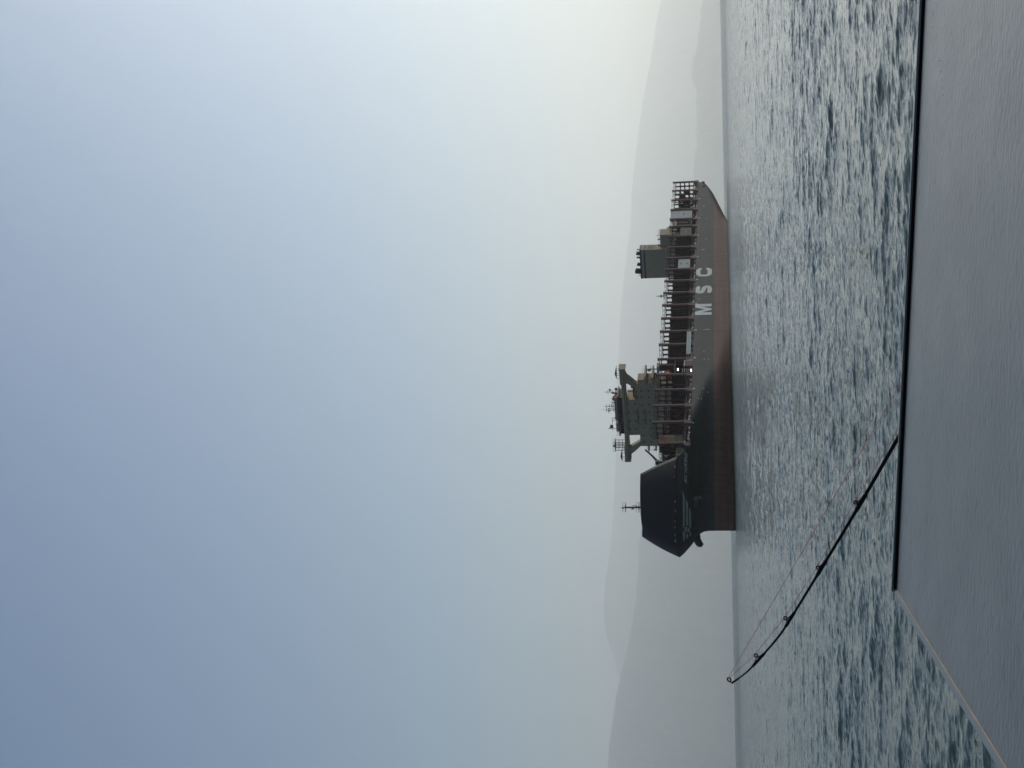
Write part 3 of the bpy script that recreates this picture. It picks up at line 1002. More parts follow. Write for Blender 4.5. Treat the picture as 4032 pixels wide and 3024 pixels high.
m_ = MB(); m_.box(BS - 0.72, BS - 0.6, -25.2, 25.2, 49.7, 49.82); m_.ship('fender_strake', 'dark', wo)
for sd in (1, -1):
    m_ = MB(); c = sd * 25.45
    m_.box(BS - 0.8, BS + 4.4, min(c, c - sd * 0.9), max(c, c - sd * 0.9), 48.7, 51.7)
    m_.ship('wing_end_box', 'buff', wo)
    m_ = MB()
    y0, y1 = sd * 20.2, sd * 25.3
    m_.add([(BS - 0.3, y0, 53.0), (BS + 3, y0, 53.0), (BS + 3, y1, 53.0), (BS - 0.3, y1, 53.0), (BS - 0.3, y0, 53.06), (BS + 3, y0, 53.06), (BS + 3, (y0 + y1) / 2, 53.7), (BS - 0.3, (y0 + y1) / 2, 53.7), (BS + 3, y1, 53.06), (BS - 0.3, y1, 53.06)],
           [(0, 1, 2, 3), (4, 5, 6, 7), (7, 6, 8, 9), (0, 4, 7, 9, 3), (1, 2, 8, 6, 5), (0, 1, 5, 4), (2, 3, 9, 8)])
    for a in (BS, BS + 2.7):
        for b in (y0, y1, (y0 + y1) / 2):
            m_.bar((a, b, 51.2), (a, b, 53.05), 0.12)
    m_.ship('wing_canopy', 'dark', wo)
    # side galleries with rails
    for zz, ext in ((40.3, 20.4), (36.8, 20.0)):
        g = MB(); a, b = sorted((sd * 16.95, sd * ext))
        g.box(BS + 0.4, BS + (12.6 if sd > 0 else 9), a, b, zz - 0.75, zz)
        go = g.ship('side_gallery', 'buff', dh)
        g = MB()
        s_ = BS + 0.5
        e_ = BS + (12.4 if sd > 0 else 8.9)
        while s_ < e_:
            g.bar((s_, sd * (ext - .1), zz), (s_, sd * (ext - .1), zz + 1.1), 0.07); s_ += 1.5
        for hh in (.55, 1.1):
            g.bar((BS + .5, sd * (ext - .1), zz + hh), (e_, sd * (ext - .1), zz + hh), 0.06)
            g.bar((BS + .5, sd * 17.1, zz + hh), (BS + .5, sd * (ext - .1), zz + hh), 0.06)
        g.ship('gallery_rail', 'white', go)
# wheelhouse
wh = MB(); wh.box(BS - 0.2, 101.5, -9.8, 10.2, 51.003, 52.75)
who = wh.ship('wheelhouse', 'buff', dh)
for i in range(14):
    t0 = -9.5 + i * 1.4
    MB().box(BS - 0.29, BS - 0.2, t0, t0 + 1.22, 51.15, 52.6).ship('window_pane', 'glass', who)
for i in range(4):
    s_ = BS + 0.2 + i * 1.7
    MB().box(s_, s_ + 1.45, 10.2, 10.28, 51.2, 52.6).ship('window_pane', 'glass', who)
m_ = MB(); m_.box(BS - 0.9, 102.2, -10.6, 10.9, 52.75, 53.45); m_.ship('roof', 'roofred', who)
m_ = MB(); m_.box(BS + 1.0, 101.0, -3.2, 9.0, 53.45, 55.0); m_.box(BS + 1.5, 99, -9.6, -5.0, 53.45, 54.9); m_.ship('upper_bridge_house', 'buff', who)
# small square scuttles on the front
for z, cols in ((48.3, (6.3, 1.9, -2.9, -7.4)), (45.1, (6.3, 1.9, -3.0, -7.4)), (41.8, (13.4, 9.9, 5.6, 1.9, -2.8, -6.7, -11.0, -14.6)), (38.5, (13.3, 9.8, 5.8, 1.8, -2.9, -7.2, -11.0, -14.6)), (35.2, (13.3, 9.8, 5.8, 1.8, -2.9, -7.2, -11.0, -14.6))):
    for t in cols:
        fr = MB().box(BS - 0.06, BS, t - 0.42, t + 0.42, z - 0.42, z + 0.42).ship('scuttle_frame', 'buff', dh)
        MB().box(BS - 0.09, BS - 0.06, t - 0.32, t + 0.32, z - 0.32, z + 0.32).ship('scuttle_pane', 'glass', fr)
for word, zc, hh, tw in (('NO SMOKING', 43.55, 0.95, 8.3), ('SAFETY FIRST', 40.1, 0.95, 8.3)):
    V, Fc, wd = text_geo(word, bold=0.03)
    MB().add([(BS - 0.04, -4.7 + x / wd * tw, zc + y * hh) for x, y in V], Fc).ship('wall_lettering', 'text_dark', dh)
# doors, boxes and a pipe on the port side wall
m_ = MB()
for s_, z_, a, b in ((95, 40.35, 1.0, 2.0), (99, 40.35, 1.0, 2.0), (95.5, 36.9, 1.0, 2.0), (100, 33, 1.0, 2.0)):
    m_.box(s_, s_ + a, 17.0, 17.06, z_, z_ + b)
m_.ship('side_door', 'grey', dh)
MB().box(BS + 0.2, BS + 6, 17.0, 19.2, 40.35, 43.2).ship('deck_locker', 'buff', dh)
m_ = MB(); m_.box(BS + 3.5, 102.0, 8.6, 12.4, 43.71, 46.2); m_.box(BS + 5, 101, 12.4, 14.6, 43.71, 45.2); m_.ship('upper_deck_locker', 'buff', dh)
m_ = MB(); m_.box(BS + 3.2, BS + 3.5, 8.7, 15.8, 45.6, 45.9); m_.bar((BS + 3.3, 11.4, 43.7), (BS + 3.3, 11.4, 48.6), .35); m_.box(BS + 4, BS + 7, 12.6, 14.2, 45.3, 47.0); m_.ship('fire_pipe', 'roofred', dh)

# masts and aerials above the wheelhouse
mm = empty('radar_mast'); mm.parent = ship
m_ = MB()
for t in (-0.2, 1.9):
    m_.bar((99, t, 55), (99, t, 59.6), 0.28)
for z in (56.0, 57.8, 59.5):
    m_.bar((99, -1.2, z), (99, 2.9, z), 0.2)
m_.bar((98, 0.8, 55), (99, 0.8, 59), 0.18)
m_.ship('pole', 'dark', mm)
m_ = MB(); m_.bar((99, 0.2, 59.6), (99, 0.1, 61.8), 0.09); m_.bar((99, 1.7, 59.6), (99, 1.7, 61.2), 0.09); m_.bar((99, 2.6, 57.8), (99, 2.6, 58.6), .09); m_.ship('aerial', 'dark', mm)
m_ = MB(); m_.box(98.7, 99.3, -1.7, 0.7, 58.3, 58.55); m_.box(98.7, 99.3, 1.0, 3.6, 56.6, 56.85); m_.tube([(99, -0.5, 57.8), (99, -0.5, 58.3)], .2, 8); m_.ship('radar_scanner', 'dark', mm)
m_ = MB(); m_.bar((101, 8.4, 53.4), (101, 8.6, 60.0), 0.22); m_.bar((101, 7.4, 56.2), (101, 9.6, 56.2), .16); m_.bar((101, 7.4, 58.4), (101, 9.6, 58.4), .16); m_.box(100.8, 101.2, 9.0, 10.2, 57.0, 57.8); m_.ship('signal_mast', 'dark', mm)
m_ = MB(); m_.bar((101, -11.8, 53.4), (101, -11.8, 59.6), 0.2); m_.bar((101, -13.2, 57.4), (101, -11.8, 57.4), .14); m_.bar((101, -13.2, 55.2), (101, -11.8, 55.2), .14); m_.ship('flag_mast', 'dark', mm)
MB().add([(101, -11.6, 58.9), (101, -9.7, 58.4), (101.05, -9.5, 57.2), (101, -11.5, 56.9)], [(0, 1, 2, 3)]).ship('flag', 'dark', mm)
m_ = MB(); m_.bar((100, -6.5, 54.9), (100, -6.5, 57.1), .16); m_.box(99.8, 100.2, -8.0, -5.0, 57.0, 57.2); m_.ball((100, -4.0, 54.6), 0.7); m_.ball((100, 10.6, 54.3), 0.75); m_.ball((99, 5.8, 55.7), 0.8); m_.ball((98, 7.6, 55.4), 0.6); m_.ship('radome', 'grey', mm)
m_ = MB()
rg = random.Random(4)
for t in (-9, -8, -3.5, -2.6, 3.6, 4.4, 5.2, 6.5, 7.2, 9.4, 10.2):
    hh = rg.uniform(0.7, 2.2)
    m_.bar((97 + rg.uniform(-2, 2), t, 53.4), (97 + rg.uniform(-2, 2), t, 53.5 + hh + 1.0), rg.uniform(.14, .5))
m_.ship('roof_fitting', 'dark', mm)
m_ = MB()
z0 = 53.45
for i in range(15):
    t = -10.4 + i * 1.5
    m_.bar((BS - .8, t, z0), (BS - .8, t, z0 + 1.0), 0.06)
for hh in (.5, 1.0):
    m_.bar((BS - .8, -10.4, z0 + hh), (BS - .8, 10.7, z0 + hh), 0.05)
m_.ship('guard_rail', 'dark', mm)
# lattice stand on the starboard wing
ls = empty('wing_stand'); ls.parent = ship
m_ = MB()
for a in (94, 97):
    for b in (-19.8, -18.4, -17.1, -15.8):
        m_.bar((a, b, 51), (a, b, 56), 0.24)
for z in (52.5, 54.3):
    for a in (94, 97):
        m_.bar((a, -20, z), (a, -15.6, z), 0.14)
m_.ship('leg', 'dark', ls)
MB().box(93.6, 97.4, -20.4, -15.2, 55.9, 56.15).ship('platform', 'dark', ls)
m_ = MB()
for b in (-20.3, -19, -17.7, -16.4, -15.3):
    m_.bar((93.7, b, 56.1), (93.7, b, 57.3), .08); m_.bar((97.3, b, 56.1), (97.3, b, 57.3), .08)
for z in (56.7, 57.3):
    m_.bar((93.7, -20.3, z), (93.7, -15.3, z), .07); m_.bar((97.3, -20.3, z), (97.3, -15.3, z), .07)
m_.ship('guard_rail', 'grey', ls)
MB().ball((95.5, -18.3, 56.75), 0.5).ship('compass_ball', 'black', ls)

# ---- gap abaft the deckhouse: boat deck, stair tower, locker, davit
gp = empty('boat_deck'); gp.parent = ship
MB().box(88.0, 101.0, 17.2, 25.2, 25.6, 25.95).ship('platform', 'primer', gp)
m_ = MB()
for s_ in (88.3, 92.3, 96.5, 100.6):
    m_.bar((s_, 24.9, DECK), (s_, 24.9, 25.7), 0.3)
m_.bar((88.3, 24.9, 21.6), (100.6, 24.9, 21.6), .22)
m_.ship('support_post', 'primer', gp)
m_ = MB()
for i in range(5):
    zz = 18.4 + i * 0.95
    m_.box(88.6, 92.0, 24.9, 25.2, zz, zz + 0.14)
m_.ship('stair_tread', 'steel', gp)
MB().box(94.2, 99.6, 23.0, 25.45, DECK, 21.4).ship('deck_store', 'primer', gp)
m_ = MB(); m_.box(99.65, 100.0, 25.0, 25.45, DECK, 21.4); m_.box(94.2, 99.6, 25.0, 25.4, 21.42, 21.7); m_.ship('white_edge', 'white', gp)
for s_, z_ in ((90.2, 24.3), (91.7, 24.4), (89.3, 18.3), (90.6, 18.4)):
    lf = MB().box(s_ - .45, s_ + .45, 25.0, 25.3, z_ - 0.42, z_ + 0.42).ship('floodlight', 'steel', gp)
    MB().ball((s_, 25.32, z_), 0.30, sq=(1, .3, 1)).ship('lit_lens', 'lamp', lf)
m_ = MB(); m_.bar((97.2, 22.5, 25.9), (97.2, 22.5, 39.0), 0.42); m_.bar((96.0, 22.5, 37.2), (98.6, 22.5, 37.2), .2); m_.bar((97.2, 22.5, 35.4), (91, 22.5, 35.4), .18); m_.box(95.6, 96.2, 22.2, 22.8, 37.2, 38.6); m_.box(92.5, 93.2, 22.2, 22.8, 34.4, 35.3); m_.ship('davit_mast', 'dark', gp)
MB().box(95.5, 99.5, 20.5, 24.5, 33.2, 34.3).ship('davit_platform', 'buff', gp)
m_ = MB(); m_.box(96, 97.2, 22, 25, 26, 33.2); m_.bar((88.2, 24.6, 26), (95.5, 24.6, 33.0), .3); m_.bar((88.2, 24.6, 33), (100.8, 24.6, 33), .3); m_.ship('davit_frame', 'primer_dark', gp)

# ---- funnel, casing
FS = 274.5
fu = MB(); fu.box(FS, FS + 8.0, -9.2, 9.4, 21, 52.6)
fuo = fu.ship('funnel', 'buff', ship)
m_ = MB(); m_.box(FS - 0.05, FS + 8.05, -9.25, 9.45, 51.6, 52.65); m_.box(FS - 0.05, FS + 8.05, -9.25, 9.45, 49.35, 50.2); m_.ship('band', 'band', fuo)
ctr = (FS + 4.0, 46.3)
for sd in (1, -1):
    y = 9.46 if sd > 0 else -9.26
    V = []; Fc = []
    for i in range(32):
        t = 2 * math.pi * i / 32
        V += [(ctr[0] + 3.3 * math.cos(t), y, ctr[1] + 3.1 * math.sin(t)), (ctr[0] + 2.75 * math.cos(t), y, ctr[1] + 2.5 * math.sin(t))]
        j = (i + 1) % 32
        Fc.append((2 * i, 2 * i + 1, 2 * j + 1, 2 * j))
    MB().add(V, Fc).ship('emblem_ring', 'band', fuo)
    for word, dy, hh in (('m', 0.1, 1.4), ('sc', -1.6, 1.4)):
        V, Fc, wd = text_geo(word, bold=0.05)
        MB().add([(ctr[0] + sd * (x / wd - 0.5) * 3.4, y, ctr[1] + dy + yy * hh) for x, yy in V], Fc).ship('emblem_lettering', 'text_dark', fuo)
for t, h, r, lean in ((8.2, 1.5, 0.35, 0.5), (6.6, 1.9, 0.45, 0.3), (5.4, 2.2, 0.75, 0), (3.2, 1.9, 0.6, 0), (-0.6, 1.7, 0.4, 0), (-1.7, 2.0, 0.7, 0), (-4.6, 2.7, 0.7, 0.2), (-5.9, 3.2, 1.5, 0), (-7.4, 1.0, 0.35, 0), (-8.7, 1.3, 0.2, 0.6)):
    ex = MB(); ex.tube([(FS + 3.5, t, 52.6), (FS + 3.5, t, 52.6 + h * 0.6), (FS + 3.9 + lean, t, 52.6 + h)], [r, r, r * 0.92], 10)
    ex.ship('exhaust_pipe', 'black', fuo)
cs = empty('engine_casing'); cs.parent = ship
MB().box(FS + 3.0, 287.0, 9.6, 17.4, 21, 40.2).ship('casing_wall', 'buff', cs)
MB().box(FS + 3.0, 287.0, -17.4, -9.4, 21, 33.0).ship('casing_wall', 'buff', cs)
MB().box(287.05, 296.0, 8.0, 15.0, 21, 36.6).ship('aft_casing', 'buff', cs)
m_ = MB(); m_.bar((279, 17.0, 40.2), (287, 17.0, 40.2), .2)
for i in range(7):
    s_ = 278 + i * 1.45
    m_.bar((s_, 17.2, 40.2), (s_, 17.2, 41.4), .08)
for i in range(6):
    m_.bar((277.7, 9.8 + i * 1.5, 40.2), (277.7, 9.8 + i * 1.5, 41.4), .08)
for zz in (40.8, 41.4):
    m_.bar((277.7, 17.2, zz), (287, 17.2, zz), .07); m_.bar((277.7, 9.6, zz), (277.7, 17.2, zz), .07)
m_.bar((283, 15, 40.2), (283, 15, 43.0), .14)
m_.ship('casing_rail', 'dark', cs)
m_ = MB(); m_.box(277.0, 277.48, 10.6, 11.3, 40.2, 41.4); m_.tube([(279, 14, 40.2), (279, 14, 41.6)], .4, 8); m_.ship('casing_vent', 'dark', cs)
m_ = MB(); m_.bar((184, 20, 32.5), (184, 20, 38.2), .25); m_.box(183, 185, 19, 21, 34.0, 34.2); m_.bar((183, 20, 34.2), (183.2, 20, 37.0), .15); m_.bar((185, 20, 34.2), (184.6, 20, 37.0), .15); m_.box(183.3, 184.7, 19.5, 20.5, 35.4, 36.0); m_.ship('deck_mast', 'dark', ship)
# aft bay between 271 and 282: buff machinery frame on the port side
m_ = MB()
m_.box(272.3, 281, 24.9, 25.3, 21, 21.6); m_.box(272.3, 281, 24.9, 25.3, 31, 31.6)
for s_ in (272.3, 275.2, 278.2, 280.4):
    m_.box(s_, s_ + 0.5, 24.9, 25.25, 21, 31)
m_.box(275.7, 278.2, 24.2, 24.9, 23.5, 28.5)
m_.ship('machinery_frame', 'primer', ship)

# ------------------------------------------------------------------ containers on deck (own things)
CH = 3.2
def container_mesh(mt, L_=12.2):
    W_ = 2.44
    mb = MB()
    mb.box(0, L_, 0, W_, 0.02, 0.2); mb.box(0, L_, 0, W_, CH - 0.2, CH - 0.02)
    for s in (0, L_ - 0.18):
        for y in (0, W_ - 0.18):
            mb.box(s, s + 0.18, y, y + 0.18, 0.2, CH - 0.2)
    # corrugated side panels
    n = int(L_ * 3)
    for y, d in ((0.03, 0.05), (W_ - 0.03, -0.05)):
        V = []; Fc = []
        for i in range(n * 2 + 1):
            x = 0.18 + (L_ - 0.36) * i / (n * 2)
            yy = y + (d if (i // 1) % 4 in (1, 2) else 0)
            V += [(x, yy, 0.2), (x, yy, CH - 0.2)]
        for i in range(n * 2):
            Fc.append((2 * i, 2 * i + 2, 2 * i + 3, 2 * i + 1))
        mb.add(V, Fc)
    for x in (0.04, L_ - 0.04):
        mb.add([(x, 0.18, 0.2), (x, W_ - 0.18, 0.2), (x, W_ - 0.18, CH - 0.2), (x, 0.18, CH - 0.2)], [(0, 1, 2, 3)])
    mb.add([(0.1, 0.1, CH - 0.08), (L_ - .1, 0.1, CH - 0.08), (L_ - .1, W_ - .1, CH - 0.08), (0.1, W_ - .1, CH - 0.08)], [(0, 1, 2, 3)])
    return mb.mesh('shipping_container', mt, flipy=True, recalc=True)
CM = {}
LOGO = None
def container(s, t_out, z, mt, label, logo=None, length=12.2):
    """its outer port side at t_out, its forward end at s"""
    global LOGO
    key = (mt, length)
    if key not in CM: CM[key] = container_mesh(mt, length)
    ca, sa = math.cos(math.pi / 2 - AZ), math.sin(math.pi / 2 - AZ)
    t = t_out - 2.44
    lx, ly = s, -t
    e = empty('shipping_container', (SHIP_AT[0] + lx * ca - ly * sa, SHIP_AT[1] + lx * sa + ly * ca, z), math.pi / 2 - AZ)
    put('body', CM[key], e)
    m2 = MB()
    for y in (0.35, 0.9, 1.5, 2.05):
        m2.bar((-0.03, y, 0.15), (-0.03, y, CH - 0.15), 0.06)
    m2.ship('door_bar', 'steel', e)
    if logo:
        V, Fc, wd = text_geo('MSC', bold=0.04)
        MB().add([(length / 2 + (x / wd - 0.5) * 3.0, 2.47, 1.2 + y * 1.0) for x, y in V], Fc).ship('lettering', logo, e)
    tag(e, label, 'container', 'containers left on the ship')
ordn = ['bottom', 'second', 'third', 'top']
for i in range(4):
    container(284.6, 25.0, 21.0 + i * CH, 'c_white', ['white container at the bottom of the four-high white stack near the stern', 'white container with grey lettering, second from the bottom of the four-high white stack',
              'plain off-white container, third from the bottom of the four-high white stack', 'plain off-white container topping the four-high white stack near the stern'][i], 'grey' if i == 1 else None)
for i in range(2):
    container(209.2, 25.0, 21.0 + i * CH, 'c_white', ['white lettered container, lower of the pair below the funnel', 'white lettered container, upper of the pair below the funnel'][i], 'grey')
for i in range(2):
    container(256.9, 25.0, 21.0 + i * CH, 'c_olive', ['olive green container, lower of the pair just aft of the funnel', 'olive green container, upper of the pair just aft of the funnel'][i], 'text_dark')
container(256.9, 22.3, 21.0 + 2 * CH, 'c_blue', 'dark blue container above and behind the two olive ones by the funnel')
for i, (mt, wd_) in enumerate((('c_olive', 'olive'), ('c_ochre', 'ochre'), ('c_red', 'rust red'))):
    container(31.4, 22.5, 21.2 + i * CH, mt, 'short %s container in the %s tier just behind the foremost lashing bridge' % (wd_, ('bottom', 'second', 'third')[i]), length=6.06)
container(31.4, 19.9, 21.2 + CH, 'c_ochre', 'short ochre container one row inboard behind the foremost lashing bridge', length=6.06)
container(31.4, 19.9, 21.2 + 2 * CH, 'c_red', 'short rust red container one row inboard behind the foremost lashing bridge', length=6.06)
container(22.6, 21.7, 20.52, 'c_olive', 'short olive container with dark lettering, standing between the bow shield and the foremost lashing bridge', 'text_dark', length=6.06)
m_ = MB(); m_.box(21.5, 29.0, -19.0, 19.0, DECK - 0.02, 19.7); m_.box(21.5, 29.0, -21.8, 21.8, 19.71, 20.5); m_.ship('forward_hatch_coaming', 'primer_dark', ship)

# lifeboat hanging in the gap abaft the deckhouse
lbx = empty('lifeboat')
ca, sa = math.cos(math.pi / 2 - AZ), math.sin(math.pi / 2 - AZ)
lx, ly = 90.6, -22.4
lbx.location = (SHIP_AT[0] + lx * ca - ly * sa, SHIP_AT[1] + lx * sa + ly * ca, 27.1)
lbx.rotation_euler = (0, 0, math.pi / 2 - AZ)
m_ = MB()
secs = [(-4.2, 0.25, 2.2), (-3.9, 0.9, 1.6), (-3.0, 1.45, 0.6), (-1.5, 1.65, 0.2), (1.5, 1.65, 0.2), (3.2, 1.45, 0.4), (4.0, 1.1, 0.9)]
for x, wv, zl in secs:
    for i in range(14):
        t = 2 * math.pi * i / 14
        cz = 1.9
        hz = (1.6 if math.sin(t) > 0 else (cz - zl))
        m_.v.append((x, wv * math.cos(t) * (1 if math.sin(t) < 0 else 0.9), cz + hz * math.sin(t)))
for j in range(len(secs) - 1):
    for i in range(14):
        a = j * 14 + i; b = j * 14 + (i + 1) % 14
        m_.f.append((a, b, b + 14, a + 14))
m_.f.append(tuple(range(14))); m_.f.append(tuple(range(len(secs) * 14 - 14, len(secs) * 14)))
m_.build('hull', 'orange', lbx, smooth=True)
MB().ball((2.6, 0, 3.4), 0.7, sq=(1.2, 1, .9)).build('conning_dome', 'orange', lbx)
m_ = MB()
for x in (-2, -0.6, 0.8):
    m_.box(x, x + 0.7, -1.60, -1.42, 2.1, 2.6)
m_.build('side_window', 'glass', lbx)
MB().tube([(4.0, 0, 0.8), (4.5, 0, 0.7)], .3, 8).build('rudder_nozzle', 'dark', lbx)
tag(lbx, 'orange red enclosed lifeboat stowed in the gap abaft the bridge house', 'lifeboat')

# ------------------------------------------------------------------ own boat in the foreground
E1 = None
def ray_pt(x, y, plane_o, plane_n):
    d = _iu * ((1512 - y) / F) + _iv * ((x - 2016) / F) + _fw
    c = Vector((0, 0, CAM_H))
    k = (plane_o - c).dot(plane_n) / d.dot(plane_n)
    return c + d * k
TILT = 0.0
best = None
for i in range(0, 200):
    tl = i * 0.001
    n_ = Vector((tl, 0, 1)).normalized()
    o_ = Vector((0, 0, CAM_H - 0.30))
    A_, B_, C_ = ray_pt(3528, 2322, o_, n_), ray_pt(3962, 3024, o_, n_), ray_pt(3640, 0, o_, n_)
    dt = abs((C_ - A_).normalized().dot((B_ - A_).normalized()))
    if best is None or dt < best[0]:
        best = (dt, tl, A_, B_, C_, n_)
_, TILT, CA, CB, CC, PN = best
print('panel', best[0], TILT, CA, CB, CC)
ex = (CC - CA).normalized()                 # along the far edge, to the right
ey = PN.cross(ex).normalized()              # away from the camera
boat = bpy.data.objects.new('fishing_boat', None)
COL.objects.link(boat)
boat.matrix_world = Matrix(((ex.x, ey.x, PN.x, CA.x), (ex.y, ey.y, PN.y, CA.y), (ex.z, ey.z, PN.z, CA.z), (0, 0, 0, 1)))
tag(boat, 'small fishing boat whose grey console top with a black edge fills the foreground', 'boat')
# local frame: origin at the far left corner, x right, y away, z up; left edge slightly off square follows the photo
lB = boat.matrix_world.inverted() @ CB
skew = lB.x / lB.y                           # x shift per metre of y
YB = -1.75
def lx_(y): return skew * y
XR = 2.3
m_ = MB()
ny, nxx = 12, 24
top = MB()
top.add([(lx_(0), 0, 0), (XR, 0, 0), (XR, YB, 0), (lx_(YB), YB, 0), (lx_(0), 0, -0.035), (XR, 0, -0.035), (XR, YB, -0.035), (lx_(YB), YB, -0.035)],
        [(0, 3, 2, 1), (4, 5, 6, 7), (0, 1, 5, 4), (1, 2, 6, 5), (2, 3, 7, 6), (3, 0, 4, 7)])
top.build('console_top', 'gel', boat)
# tan trim line and bevelled outer edge on the left
m_ = MB()
def edge_strip(prof, name, material, y0=0.004, y1=YB):
    mb = MB(); n = len(prof)
    vs = [(lx_(y0) + a, y0, b) for a, b in prof] + [(lx_(y1) + a, y1, b) for a, b in prof]
    mb.add(vs, [tuple(range(n)), tuple(range(2 * n - 1, n - 1, -1))] + [(i, i + n, (i + 1) % n + n, (i + 1) % n) for i in range(n)])
    return mb.build(name, material, boat)
edge_strip([(-0.0012, 0.0012), (0.0012, 0.0012), (0.0012, -0.02), (-0.0012, -0.02)], 'edge_trim', 'trim')
edge_strip([(-0.0014, 0.0002), (-0.008, -0.0002), (-0.0150, -0.0012), (-0.0165, -0.006), (-0.0165, -0.035), (-0.0014, -0.035)], 'bevelled_edge', 'gel_plain', y0=0.0)
# black rubber bead standing on the far edge and a thin grey lip behind it
m_ = MB(); m_.prism_x([(-0.006, 0.0003), (-0.006, 0.0030), (-0.0045, 0.0048), (-0.001, 0.0056), (0.0025, 0.0048), (0.004, 0.003), (0.004, 0.0003)], 0.002, XR); m_.build('rubber_seal', 'rubber', boat)
m_ = MB(); m_.box(-0.004, XR, 0.0045, 0.009, -0.035, 0.0070); m_.build('far_lip', 'gel_plain', boat)
m_ = MB()
for i, (a, b) in enumerate(((0.93, -0.105), (0.95, -0.098), (0.957, -0.091), (0.80, -0.235), (0.812, -0.225), (0.826, -0.215), (0.84, -0.205), (0.86, -0.19))):
    m_.ball((a, b, 0.0004), 0.0013, 10, 8)
m_.build('droplet_glint', 'drop', boat)['kind'] = 'stuff'  # tiny metal balls standing in for white glints on the droplets
# console body, foredeck and hull below, out of the picture behind and under the top
con = MB(); con.box(0.04, XR - 0.05, YB + 0.05, -0.04, -0.95, -0.036); con.build('console_body', 'boat_white', boat)
hp = MB()
secs = []
for y in np.linspace(-3.6, 2.2, 16):
    f = max(0.0, (y + 0.2) / 2.4)
    wv = 1.32 * math.sqrt(max(0.0, 1 - f ** 2.6)) + 0.02
    sheer = -1.02 + 0.16 * f
    cx = 1.12
    secs.append([(cx - wv, y, sheer), (cx - wv * 0.93, y, -1.45), (cx - wv * 0.6, y, -1.95), (cx, y, -2.15 + 0.5 * f), (cx + wv * 0.6, y, -1.95), (cx + wv * 0.93, y, -1.45), (cx + wv, y, sheer)])
for sct in secs: hp.v += sct
for j in range(15):
    for i in range(6):
        a = j * 7 + i
        hp.f.append((a, a + 1, a + 8, a + 7))
    hp.f.append((j * 7, j * 7 + 7, j * 7 + 13, j * 7 + 6))
hp.f.append(tuple(range(7)))
hp.build('boat_hull', 'boat_white', boat)

# ------------------------------------------------------------------ fishing rod
def at_depth(x, y, dist):
    d = _iu * ((1512 - y) / F) + _iv * ((x - 2016) / F) + _fw
    return Vector((0, 0, CAM_H)) + d * dist
rod = empty('fishing_rod', (0, 0, 0))
tag(rod, 'black fishing rod with ring guides and red line reaching out over the water', 'fishing rod')
path = [(3531, 1733), (3388, 1982), (3233, 2240), (3109, 2442), (3063, 2510), (2985, 2600), (2936, 2650), (2881, 2690)]
deps = np.interp([p[1] for p in path], [1733, 2690], [2.62, 2.95])
Pp = [at_depth(*p, d) for p, d in zip(path, deps)]
# handle continues down behind the console to its holder on the foredeck
d0 = (Pp[0] - Pp[1]).normalized()
butt = Pp[0] + d0 * 0.92
ctrl = [butt, Pp[0] + d0 * 0.45] + Pp
pts = []
for i in range(len(ctrl) - 1):
    p0 = ctrl[max(i - 1, 0)]; p1 = ctrl[i]; p2 = ctrl[i + 1]; p3 = ctrl[min(i + 2, len(ctrl) - 1)]
    for k in range(8):
        t = k / 8
        pts.append(0.5 * ((2 * p1) + (p2 - p0) * t + (2 * p0 - 5 * p1 + 4 * p2 - p3) * t * t + (3 * p1 - p0 - 3 * p2 + p3) * t ** 3))
pts.append(ctrl[-1])
L_ = [0.0]
for i in range(1, len(pts)): L_.append(L_[-1] + (pts[i] - pts[i - 1]).length)
tot = L_[-1]; l0 = 0.92
rs = [float(np.interp(l, [0, l0, l0 + (tot - l0) * 0.3, l0 + (tot - l0) * 0.6, l0 + (tot - l0) * 0.85, tot], [0.0052, 0.0043, 0.0037, 0.0030, 0.0025, 0.0019])) for l in L_]
rod.location = butt
def rb(mb, name, material, **kw):
    mb.v = [tuple(Vector(q) - butt) for q in mb.v]
    return mb.build(name, material, rod, **kw)
mb = MB(); mb.tube(pts, rs, 10); rb(mb, 'blank', 'carbon', smooth=True)
mb = MB(); mb.tube([butt, butt - d0 * 0.30], 0.0135, 12); mb.tube([butt - d0 * 0.44, butt - d0 * 0.62], 0.012, 12); rb(mb, 'grip', 'cork', smooth=True)
side_up = Vector((0, 0, 1))
axis = -d0
upv = (side_up - axis * side_up.dot(axis)).normalized()
rc = butt - d0 * 0.37
mb = MB(); mb.ball(tuple(rc + upv * 0.045), 0.035, sq=(1.2, 1, 1)); mb.tube([rc + upv * 0.012, rc + upv * 0.04], 0.012, 8); rb(mb, 'reel', 'ring', smooth=True)
sidev = axis.cross(upv)
mb = MB(); mb.tube([rc + upv * .05 + sidev * .03, rc + upv * .05 + sidev * .075], .004, 6); mb.tube([rc + upv * .05 + sidev * .07 - axis * .05, rc + upv * .05 + sidev * .07 + axis * .05], .004, 6); rb(mb, 'reel_handle', 'ring')
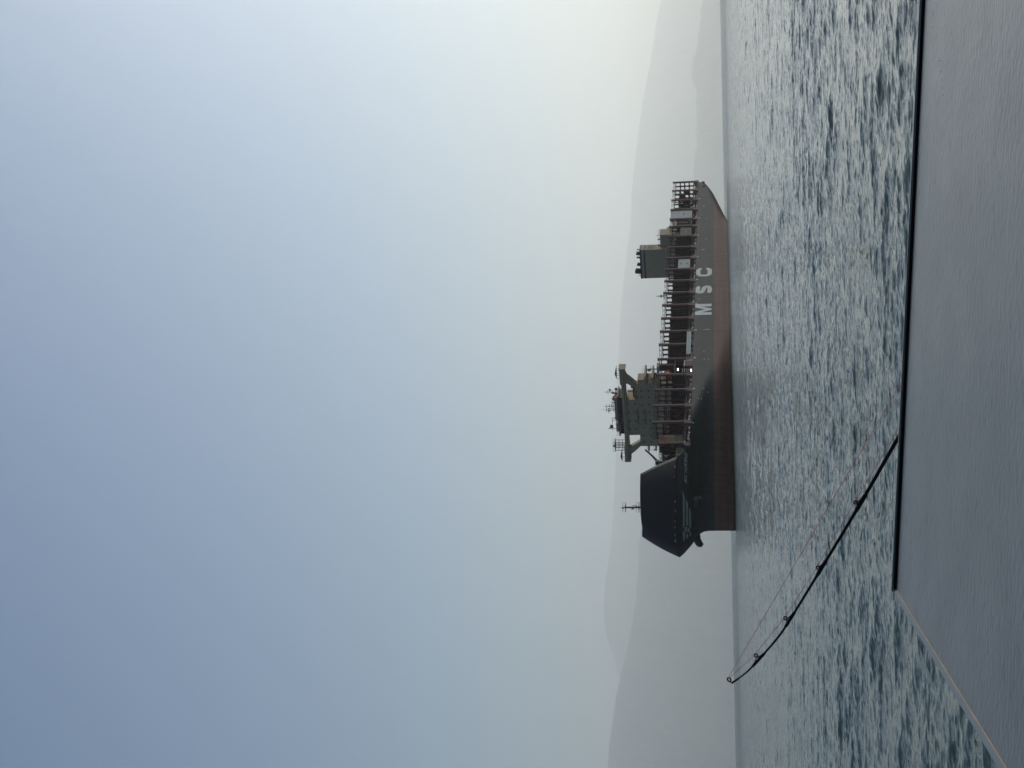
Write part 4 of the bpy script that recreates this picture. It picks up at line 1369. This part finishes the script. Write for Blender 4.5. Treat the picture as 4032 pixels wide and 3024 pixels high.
# guides
G = [((3383, 1990), (3369, 1978), 0.0037), ((3231, 2247), (3221, 2235), 0.0037), ((3104, 2449), (3093, 2434), 0.0038), ((2986, 2600), (2977, 2581), 0.0039)]
gpts = []
for foot, ring, R in G:
    dp = float(np.interp(foot[1], [1733, 2690], [2.62, 2.95]))
    Fp = at_depth(*foot, dp); Rp = at_depth(*ring, dp - 0.004)
    i = min(range(len(pts)), key=lambda q: (pts[q] - Fp).length)
    dirv = (pts[min(i + 1, len(pts) - 1)] - pts[i - 1]).normalized()
    upg = (Rp - pts[i]); upg -= dirv * upg.dot(dirv)
    upg.normalize()
    cen = Rp
    view = (Vector((0, 0, CAM_H)) - cen).normalized()
    axr = (dirv * 0.55 + view * 0.85).normalized()
    g = MB(); g.torus(cen, axr, R * 1.12, 0.0019, 18, 8)
    for e in (-0.022, 0.012):
        a = pts[i] + dirv * e + upg * 0.002
        g.tube([a, pts[i] + dirv * e * 0.2 + upg * 0.006, cen - upg * R], 0.0011, 6)
    rb(g, 'guide', 'ring', smooth=True)
    wv = MB(); wv.tube([pts[i] - dirv * 0.030, pts[i] - dirv * 0.022, pts[i] + dirv * 0.016, pts[i] + dirv * 0.024], [rs[i], rs[i] + 0.0012, rs[i] + 0.0012, rs[i]], 10)
    rb(wv, 'thread_wrap', 'carbon', smooth=True)
    gpts.append(cen + upg * R * 0.8)
tipc = at_depth(2871, 2676, 2.95)
g = MB(); view = (Vector((0, 0, CAM_H)) - tipc).normalized()
tdir = (pts[-1] - pts[-4]).normalized()
g.torus(tipc, (tdir * 0.6 + view * 0.8).normalized(), 0.0050, 0.0019, 20, 8)
g.tube([pts[-1] - tdir * 0.02, pts[-1], tipc - (tipc - pts[-1]).normalized() * 0.006], [0.0028, 0.0026, 0.0014], 8)
rb(g, 'tip_ring', 'ring', smooth=True)
# the line: from the reel through the guides to the tip, and back from the tip to the hook keeper
LR = 0.00062
tl = at_depth(2868, 2668, 2.95)
seq = [rc + upv * 0.05, at_depth(3537, 1690, 2.61)] + gpts + [at_depth(2874, 2668, 2.949)]
g = MB(); g.tube(seq, LR, 6); rb(g, 'running_line', 'line')
e0 = at_depth(3548, 1508, 2.40)
e1 = e0 + (e0 - tl).normalized() * 0.5
g = MB(); g.tube([tl, e0, e1], LR, 6); rb(g, 'hook_line', 'line')
# holder tube on the foredeck
hd = MB(); hd.tube([butt + d0 * 0.03, butt - d0 * 0.26], 0.022, 12); hd.tube([butt + d0 * 0.03, butt + Vector((0, 0, -0.35))], 0.03, 10)
hd.v = [tuple(boat.matrix_world.inverted() @ Vector(q)) for q in hd.v]
hd.build('rod_holder', 'steel', boat)

# ------------------------------------------------------------------ haze
hz = MB(); hz.box(-50000, 50000, -6000, 52000, -4.0, 4300.0)
hm = bpy.data.materials.new('haze_air')
hm.use_nodes = True
hn = hm.node_tree
for n in list(hn.nodes):
    if n.type == 'BSDF_PRINCIPLED': hn.nodes.remove(n)
pv = hn.nodes.new('ShaderNodeVolumePrincipled')
pv.inputs['Color'].default_value = (0.980, 0.988, 0.988, 1)
pv.inputs['Density'].default_value = 0.50e-4
pv.inputs['Anisotropy'].default_value = 0.54
hn.links.new(pv.outputs['Volume'], hn.nodes['Material Output'].inputs['Volume'])
hzo = hz.build('haze', hm)
tag(hzo, 'pale haze lying over the whole bay', 'haze', kind='stuff')
